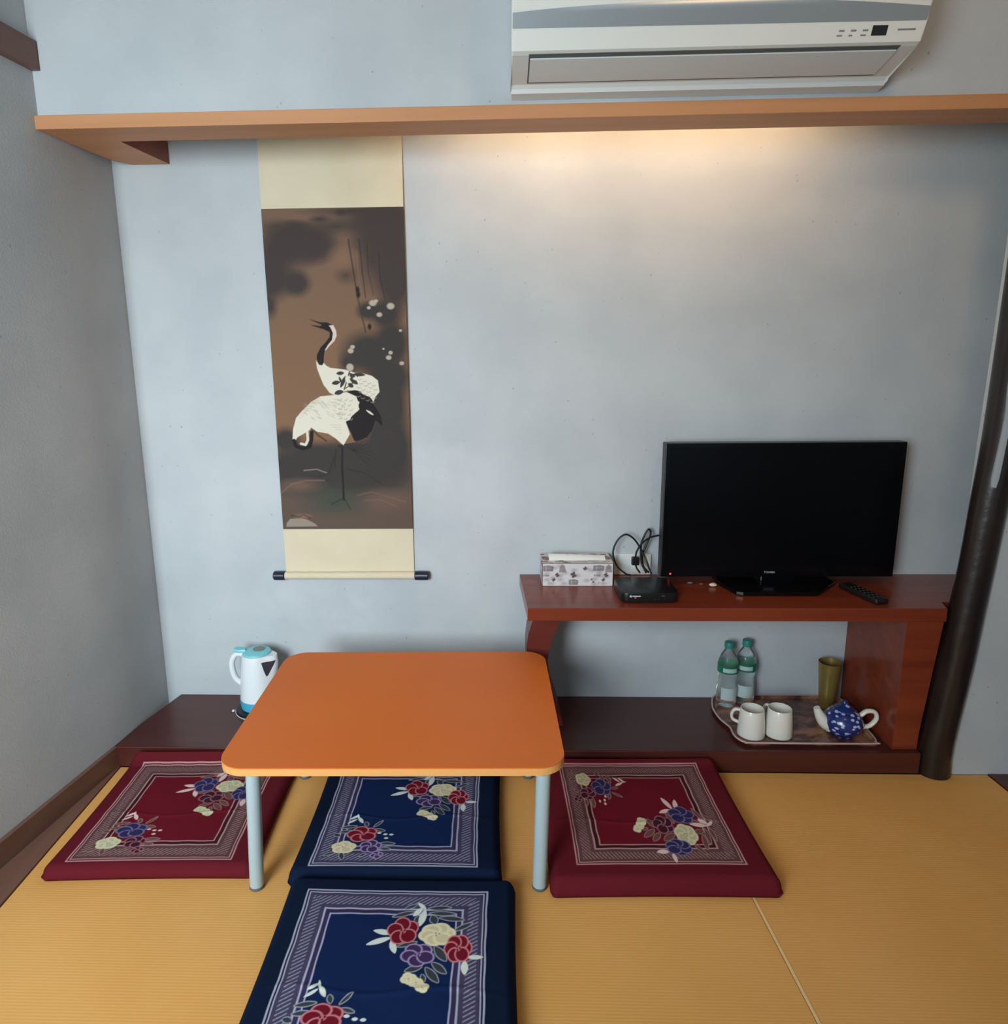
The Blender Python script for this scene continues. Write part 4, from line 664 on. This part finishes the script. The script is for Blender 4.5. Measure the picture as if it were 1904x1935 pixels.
# mugs
t = thing('mug', 'white mug at the front left corner of the tray, handle to the left', 'mug', (1.9265, -.246, FZ), math.radians(160), 'white mugs on the tray')
obj('cup', lathe([(0, 0), (.037, 0), (.0405, .003), (.0408, .010), (.0385, .05), (.0345, .088), (.0335, .0895), (.0320, .088), (.0335, .05), (.034, .012), (0, .009)], 48), M['mug'], t, smooth=True)
obj('handle', tube([(.035, 0, .078), (.050, 0, .076), (.0585, 0, .060), (.055, 0, .043), (.037, 0, .035)], .0048, 12, 8, flat=1.4), M['mug'], t, smooth=True)
m2 = t.copy(); C.objects.link(m2); m2.location = (2.0115, -.244, FZ); m2.rotation_euler = (0, 0, math.radians(118)); m2['label'] = 'white mug second from the left, between the other mug and the blue teapot'
for ch in list(t.children):
    c = ch.copy(); C.objects.link(c); c.parent = m2
# teapot
t = thing('teapot', 'small blue and white spotted teapot with white spout and handle', 'teapot', (2.2115, -.234, FZ), math.radians(-8))
obj('pot_body', lathe([(0, 0), (.030, 0), (.034, .004), (.047, .020), (.052, .038), (.048, .056), (.036, .070), (.027, .0745), (0, .0745)], 48), M['spots'], t, smooth=True)
obj('lid', lathe([(.0285, .0747), (.028, .079), (.016, .087), (.006, .090), (.009, .096), (.006, .102), (0, .103)], 36), M['spots'], t, smooth=True, label='spotted lid with a knob')
obj('spout', tube([(-.034, 0, .026), (-.050, -.002, .034), (-.064, -.003, .054), (-.074, -.004, .076)], lambda k: .0235*(1-k)+.0088*k, 18, 8), M['mug'], t, smooth=True, label='plain white spout')
obj('handle', tube([(.044, 0, .060), (.060, 0, .074), (.080, 0, .072), (.085, 0, .052), (.070, 0, .030), (.050, 0, .024)], .0060, 12, 8, flat=1.3), M['mug'], t, smooth=True, label='white loop handle')
t.scale = (1.1, 1.1, 1.08)
# tumbler
t = setc(obj('tumbler', lathe([(0, 0), (.022, 0), (.0235, .002), (.0275, .06), (.033, .135), (.0355, .160), (.0345, .1605), (.032, .135), (.0265, .06), (.021, .008), (0, .008)], 40), M['gold'], smooth=True), 'tall olive-gold metal tumbler behind the teapot', 'tumbler')
t.location = (2.2395, -.070, FZ)
# bottles
t = thing('water_bottle', 'clear plastic water bottle with teal cap, the one nearer the left tray edge', 'water bottle', (1.9110, -.0575, FZ), math.radians(20), 'water bottles at the back of the tray')
obj('bottle', lathe([(0, .004), (.014, .002), (.024, 0), (.031, .006), (.0325, .022), (.0325, .070), (.0285, .082), (.0275, .092), (.0285, .101), (.0325, .110), (.0325, .116), (.0318, .118), (.0325, .122), (.0325, .150), (.031, .160), (.024, .180), (.015, .196), (.0125, .200), (.0125, .209), (0, .209)], 40), M['pet'], t, smooth=True, ang=60)
obj('cap', lathe([(.0132, .2092), (.0155, .205), (.0155, .222), (.0145, .2245), (0, .2248)], 30), M['cap'], t, smooth=True)
def band(z0, z1, r, a0=0, a1=2*math.pi, n=40):
    bm = bmesh.new(); full = abs(a1-a0-2*math.pi) < 1e-6; m_ = n if full else n+1; rs = []
    for rr, z in ((r, z0), (r, z1), (r+.0004, z1), (r+.0004, z0)):
        rs.append([bm.verts.new((rr*math.cos(a0+(a1-a0)*k/n), rr*math.sin(a0+(a1-a0)*k/n), z)) for k in range(m_)])
    for a, b in zip(rs, rs[1:]+rs[:1]):
        for k in range(m_ if full else m_-1): bm.faces.new((a[k], a[(k+1) % m_], b[(k+1) % m_], b[k]))
    return bm
obj('green_band', band(.122, .150, .0329), M['greenlabel'], t, smooth=True, label='green label band')
obj('inner_mark', band(.128, .142, .0334, math.radians(205), math.radians(285), 12), M['clearlabel'], t, smooth=True, label='pale patch on the label')
obj('paper_label', band(.030, .072, .0329, math.radians(200), math.radians(300), 16), M['clearlabel'], t, smooth=True, label='pale lower label')
b2 = t.copy(); C.objects.link(b2); b2.location = (1.9760, -.0400, FZ); b2.rotation_euler = (0, 0, math.radians(5)); b2['label'] = 'clear plastic water bottle with teal cap, standing right of its twin'
for ch in list(t.children):
    c = ch.copy(); C.objects.link(c); c.parent = b2

# ------------------------------------------------------------------ low table
TR = 0.0178; tcx, tcy = (0.5052+1.2880)/2, (-0.8542-0.2523)/2
t = thing('low_table', 'low orange-topped folding table with pale grey-blue legs', 'table', (tcx, tcy, 0), TR)
hw, hd = (1.2880-0.5052)/2, (0.8542-0.2523)/2
obj('table_top', prism(rrect(-hw, hw, -hd, hd, .062, 10), .3435, .3459, bev=.0008), M['tabletop'], t, label='orange laminate surface')
obj('edging', prism(rrect(-hw-.0004, hw+.0004, -hd-.0004, hd+.0004, .0624, 10), .3265, .3434, bev=.0012), M['tableedge'], t, label='light orange edge band')
for sx, sy, xb, xt in ((-1, -1, .563, .588), (1, -1, 1.2335, 1.2375), (-1, 1, .5655, .588), (1, 1, 1.2335, 1.2375)):
    yb = -.806 if sy < 0 else -.372; yt = -.838 if sy < 0 else -.305
    bm = tube([(xb-tcx, yb-tcy, .0065), (xt-tcx, yt-tcy, .327)], .0165, 24, 1, smooth=False); lg = obj('leg', bm, M['leg'], t, smooth=True)
    ft = obj('foot_cap', lathe([(0, 0.0005), (.015, .0005), (.0175, .004), (.0172, .010), (0, .010)], 24, c=(xb-tcx, yb-tcy)), M['rubber'], lg, smooth=True)

# ------------------------------------------------------------------ cushions
BL = {'out': (17, 29, 52), 'in': (20, 38, 78), 'band': (72, 66, 92), 'line': (186, 186, 210), 'mid': (56, 50, 84), 'red': (112, 24, 38), 'redo': (206, 124, 132), 'purple': (66, 48, 88), 'purpleo': (160, 142, 182),
      'cream': (206, 196, 158), 'creamo': (226, 216, 178), 'leaf': (58, 64, 70), 'leafo': (160, 164, 170), 'white': (216, 222, 214)}
RD = {'out': (96, 27, 36), 'in': (104, 23, 36), 'band': (96, 66, 66), 'line': (196, 152, 152), 'mid': (66, 26, 32), 'red': (48, 44, 84), 'redo': (116, 106, 146), 'purple': (64, 28, 44), 'purpleo': (148, 100, 108),
      'cream': (186, 180, 148), 'creamo': (206, 202, 164), 'leaf': (104, 72, 70), 'leafo': (158, 124, 116), 'white': (222, 190, 186)}
def cushion(label, x0, y0, w, d, mg, rot, pal, quarter=0, H=.047, lift=0.0, seed=1, group='square embroidered floor cushions'):
    """x0,y0 = front-left corner of the embroidered frame; w,d its size; mg = margins left,right,front,back"""
    L_, R_, F_, B_ = mg; W, D = w+L_+R_, d+F_+B_; nu, nv = int(W*800), int(D*800)
    px, py = np.meshgrid(np.linspace(0, W, nu), np.linspace(0, D, nv)); px, py = px.ravel(), py.ravel()
    a, b = (px-L_)/w, (py-F_)/d
    if quarter: a, b = 1-b, a
    k = {q: np.array(lin(v)) for q, v in pal.items()}
    p = Paint(a, b, 0.0042, k['out'])
    wob = .0018*np.sin(a*38+seed)*np.sin(b*31)
    e = np.minimum(np.minimum(a, 1-a), np.minimum(b, 1-b)) + wob
    al = np.arange(len(a))
    def ring(lo, hi, col, op=1.0): p.mix(al, np.clip(.5+(e-lo)/.0042, 0, 1)*np.clip(.5+(hi-e)/.0042, 0, 1)*op, col)
    ring(.022, 9, k['band']*.55); ring(.029, .126, k['band'])
    # slanting dashes of the border
    st = (a*.62-b)*44; dash = np.clip((np.abs((st % 1)-.5)-.27)*9, 0, 1); dot = .75+.25*np.sign(np.sin((a+b)*640))
    horiz = np.minimum(b, 1-b) < np.minimum(a, 1-a)
    st2 = (a-b*1.35)*34; dash2 = np.clip((np.abs((st2 % 1)-.5)-.27)*9, 0, 1); dash = np.where(horiz, dash2, dash)
    rm = np.clip((e-.042)/.004, 0, 1)*np.clip((.102-e)/.004, 0, 1); p.mix(al, dash*rm*dot*.62, k['line'])
    ring(.134, .158, k['mid']); ring(.166, 9, k['in'])
    for lo, hi in ((0, .0085), (.018, .0245), (.124, .1335), (.158, .1655)): ring(lo, hi, k['line'], .9)
    for s in CUSHION_ART:
        if s[0] == 'L':
            if s[4] == 'leaf': p.leaf(s[1], s[2], s[3], k['leaf'], k['leafo'], .0052)
            else: p.leaf(s[1], s[2], s[3], k['white'])
        else:
            _, c, rx, ry, n, col, ph = s; f, o_ = k[col], k[col+'o']
            p.ell(c, rx*.8, ry*.8, f)
            for i in range(n):
                g = ph+2*math.pi*i/n; q = (c[0]+rx*.52*math.cos(g), c[1]+ry*.52*math.sin(g))
                p.ell(q, rx*.50, ry*.50, f, out=o_, ow=.0072 if col != 'cream' else .013)
            p.ell(c, rx*.20, ry*.20, o_*.8+f*.2)
            for i in range(3):
                g = ph+2.1*i; p.ell((c[0]+rx*.13*math.cos(g), c[1]+ry*.13*math.sin(g)), rx*.055, ry*.085, f*.5)
    # pillow shape
    ex = np.minimum(px, W-px); ey = np.minimum(py, D-py); rr = .024
    q = np.hypot(np.clip(rr-ex, 0, rr), np.clip(rr-ey, 0, rr))/rr
    z = .012+(H-.012)*np.sqrt(np.clip(1-np.clip(q, 0, 1)**2, 0, 1))
    sag = np.clip(np.minimum(ex, ey)/.2, 0, 1); z = z+(.004*sag)+.0012*np.sin(px*31+seed*2)*np.sin(py*27+seed)*sag
    z += .0016*np.exp(-((py-D*.42-.01*np.sin(px*20))/.006)**2)*np.clip(sag*2, 0, 1)
    z += lift*np.clip((py-(D-.05))/.035, 0, 1)**1.5*np.sqrt(np.clip(ex/.03, 0, 1))      # back rim pressed up against the ledge
    # soften the plan outline
    cxw = (px-W/2)/(W/2); cyw = (py-D/2)/(D/2); X = px-W/2-cxw*.005*(1-cyw**2)*1.0; Y = py-D/2-cyw*.004*(1-cxw**2)
    qx = np.clip(rr-ex, 0, rr)/rr; qy = np.clip(rr-ey, 0, rr)/rr; over = np.maximum((qx**4+qy**4)**.25, 1.0)   # round the plan corners
    X = X + np.sign(px-W/2)*rr*(qx/over-qx); Y = Y + np.sign(py-D/2)*rr*(qy/over-qy)
    P = np.stack([X, Y, z], -1)
    def low(v): v = v.copy(); v[:, 2] = .0012; v[:, 0] *= .985; v[:, 1] *= .985; return v
    o = paint_mesh('floor_cushion', P, nu, nv, p.c, M['cloth'], extra=low)
    c, s = math.cos(rot), math.sin(rot); ox, oy = W/2-L_, D/2-F_
    o.location = (x0+c*ox-s*oy, y0+s*ox+c*oy, 0); o.rotation_euler = (0, 0, rot)
    return setc(o, label, 'cushion', group)
cushion('dark red embroidered floor cushion at the left, beside the left table legs', .0845, -.7830, .4070, .4080, (.050, .058, .024, .036), .036, RD, H=.036, lift=.030, seed=1)
cushion('navy embroidered floor cushion half under the table, behind the front navy one', .6851, -.7930, .4076, .4100, (.047, .058, .022, .038), .006, BL, H=.043, seed=2)
cushion('dark red embroidered floor cushion at the right of the table, nearest the tray', 1.3256, -.7833, .4075, .4060, (.066, .066, .052, .030), .020, RD, quarter=1, lift=.014, seed=3)
cushion('navy embroidered floor cushion nearest the camera, cut by the bottom edge', .7085, -1.2920, .4107, .4220, (.053, .062, .05, .0515), .0, BL, H=.05, seed=4)
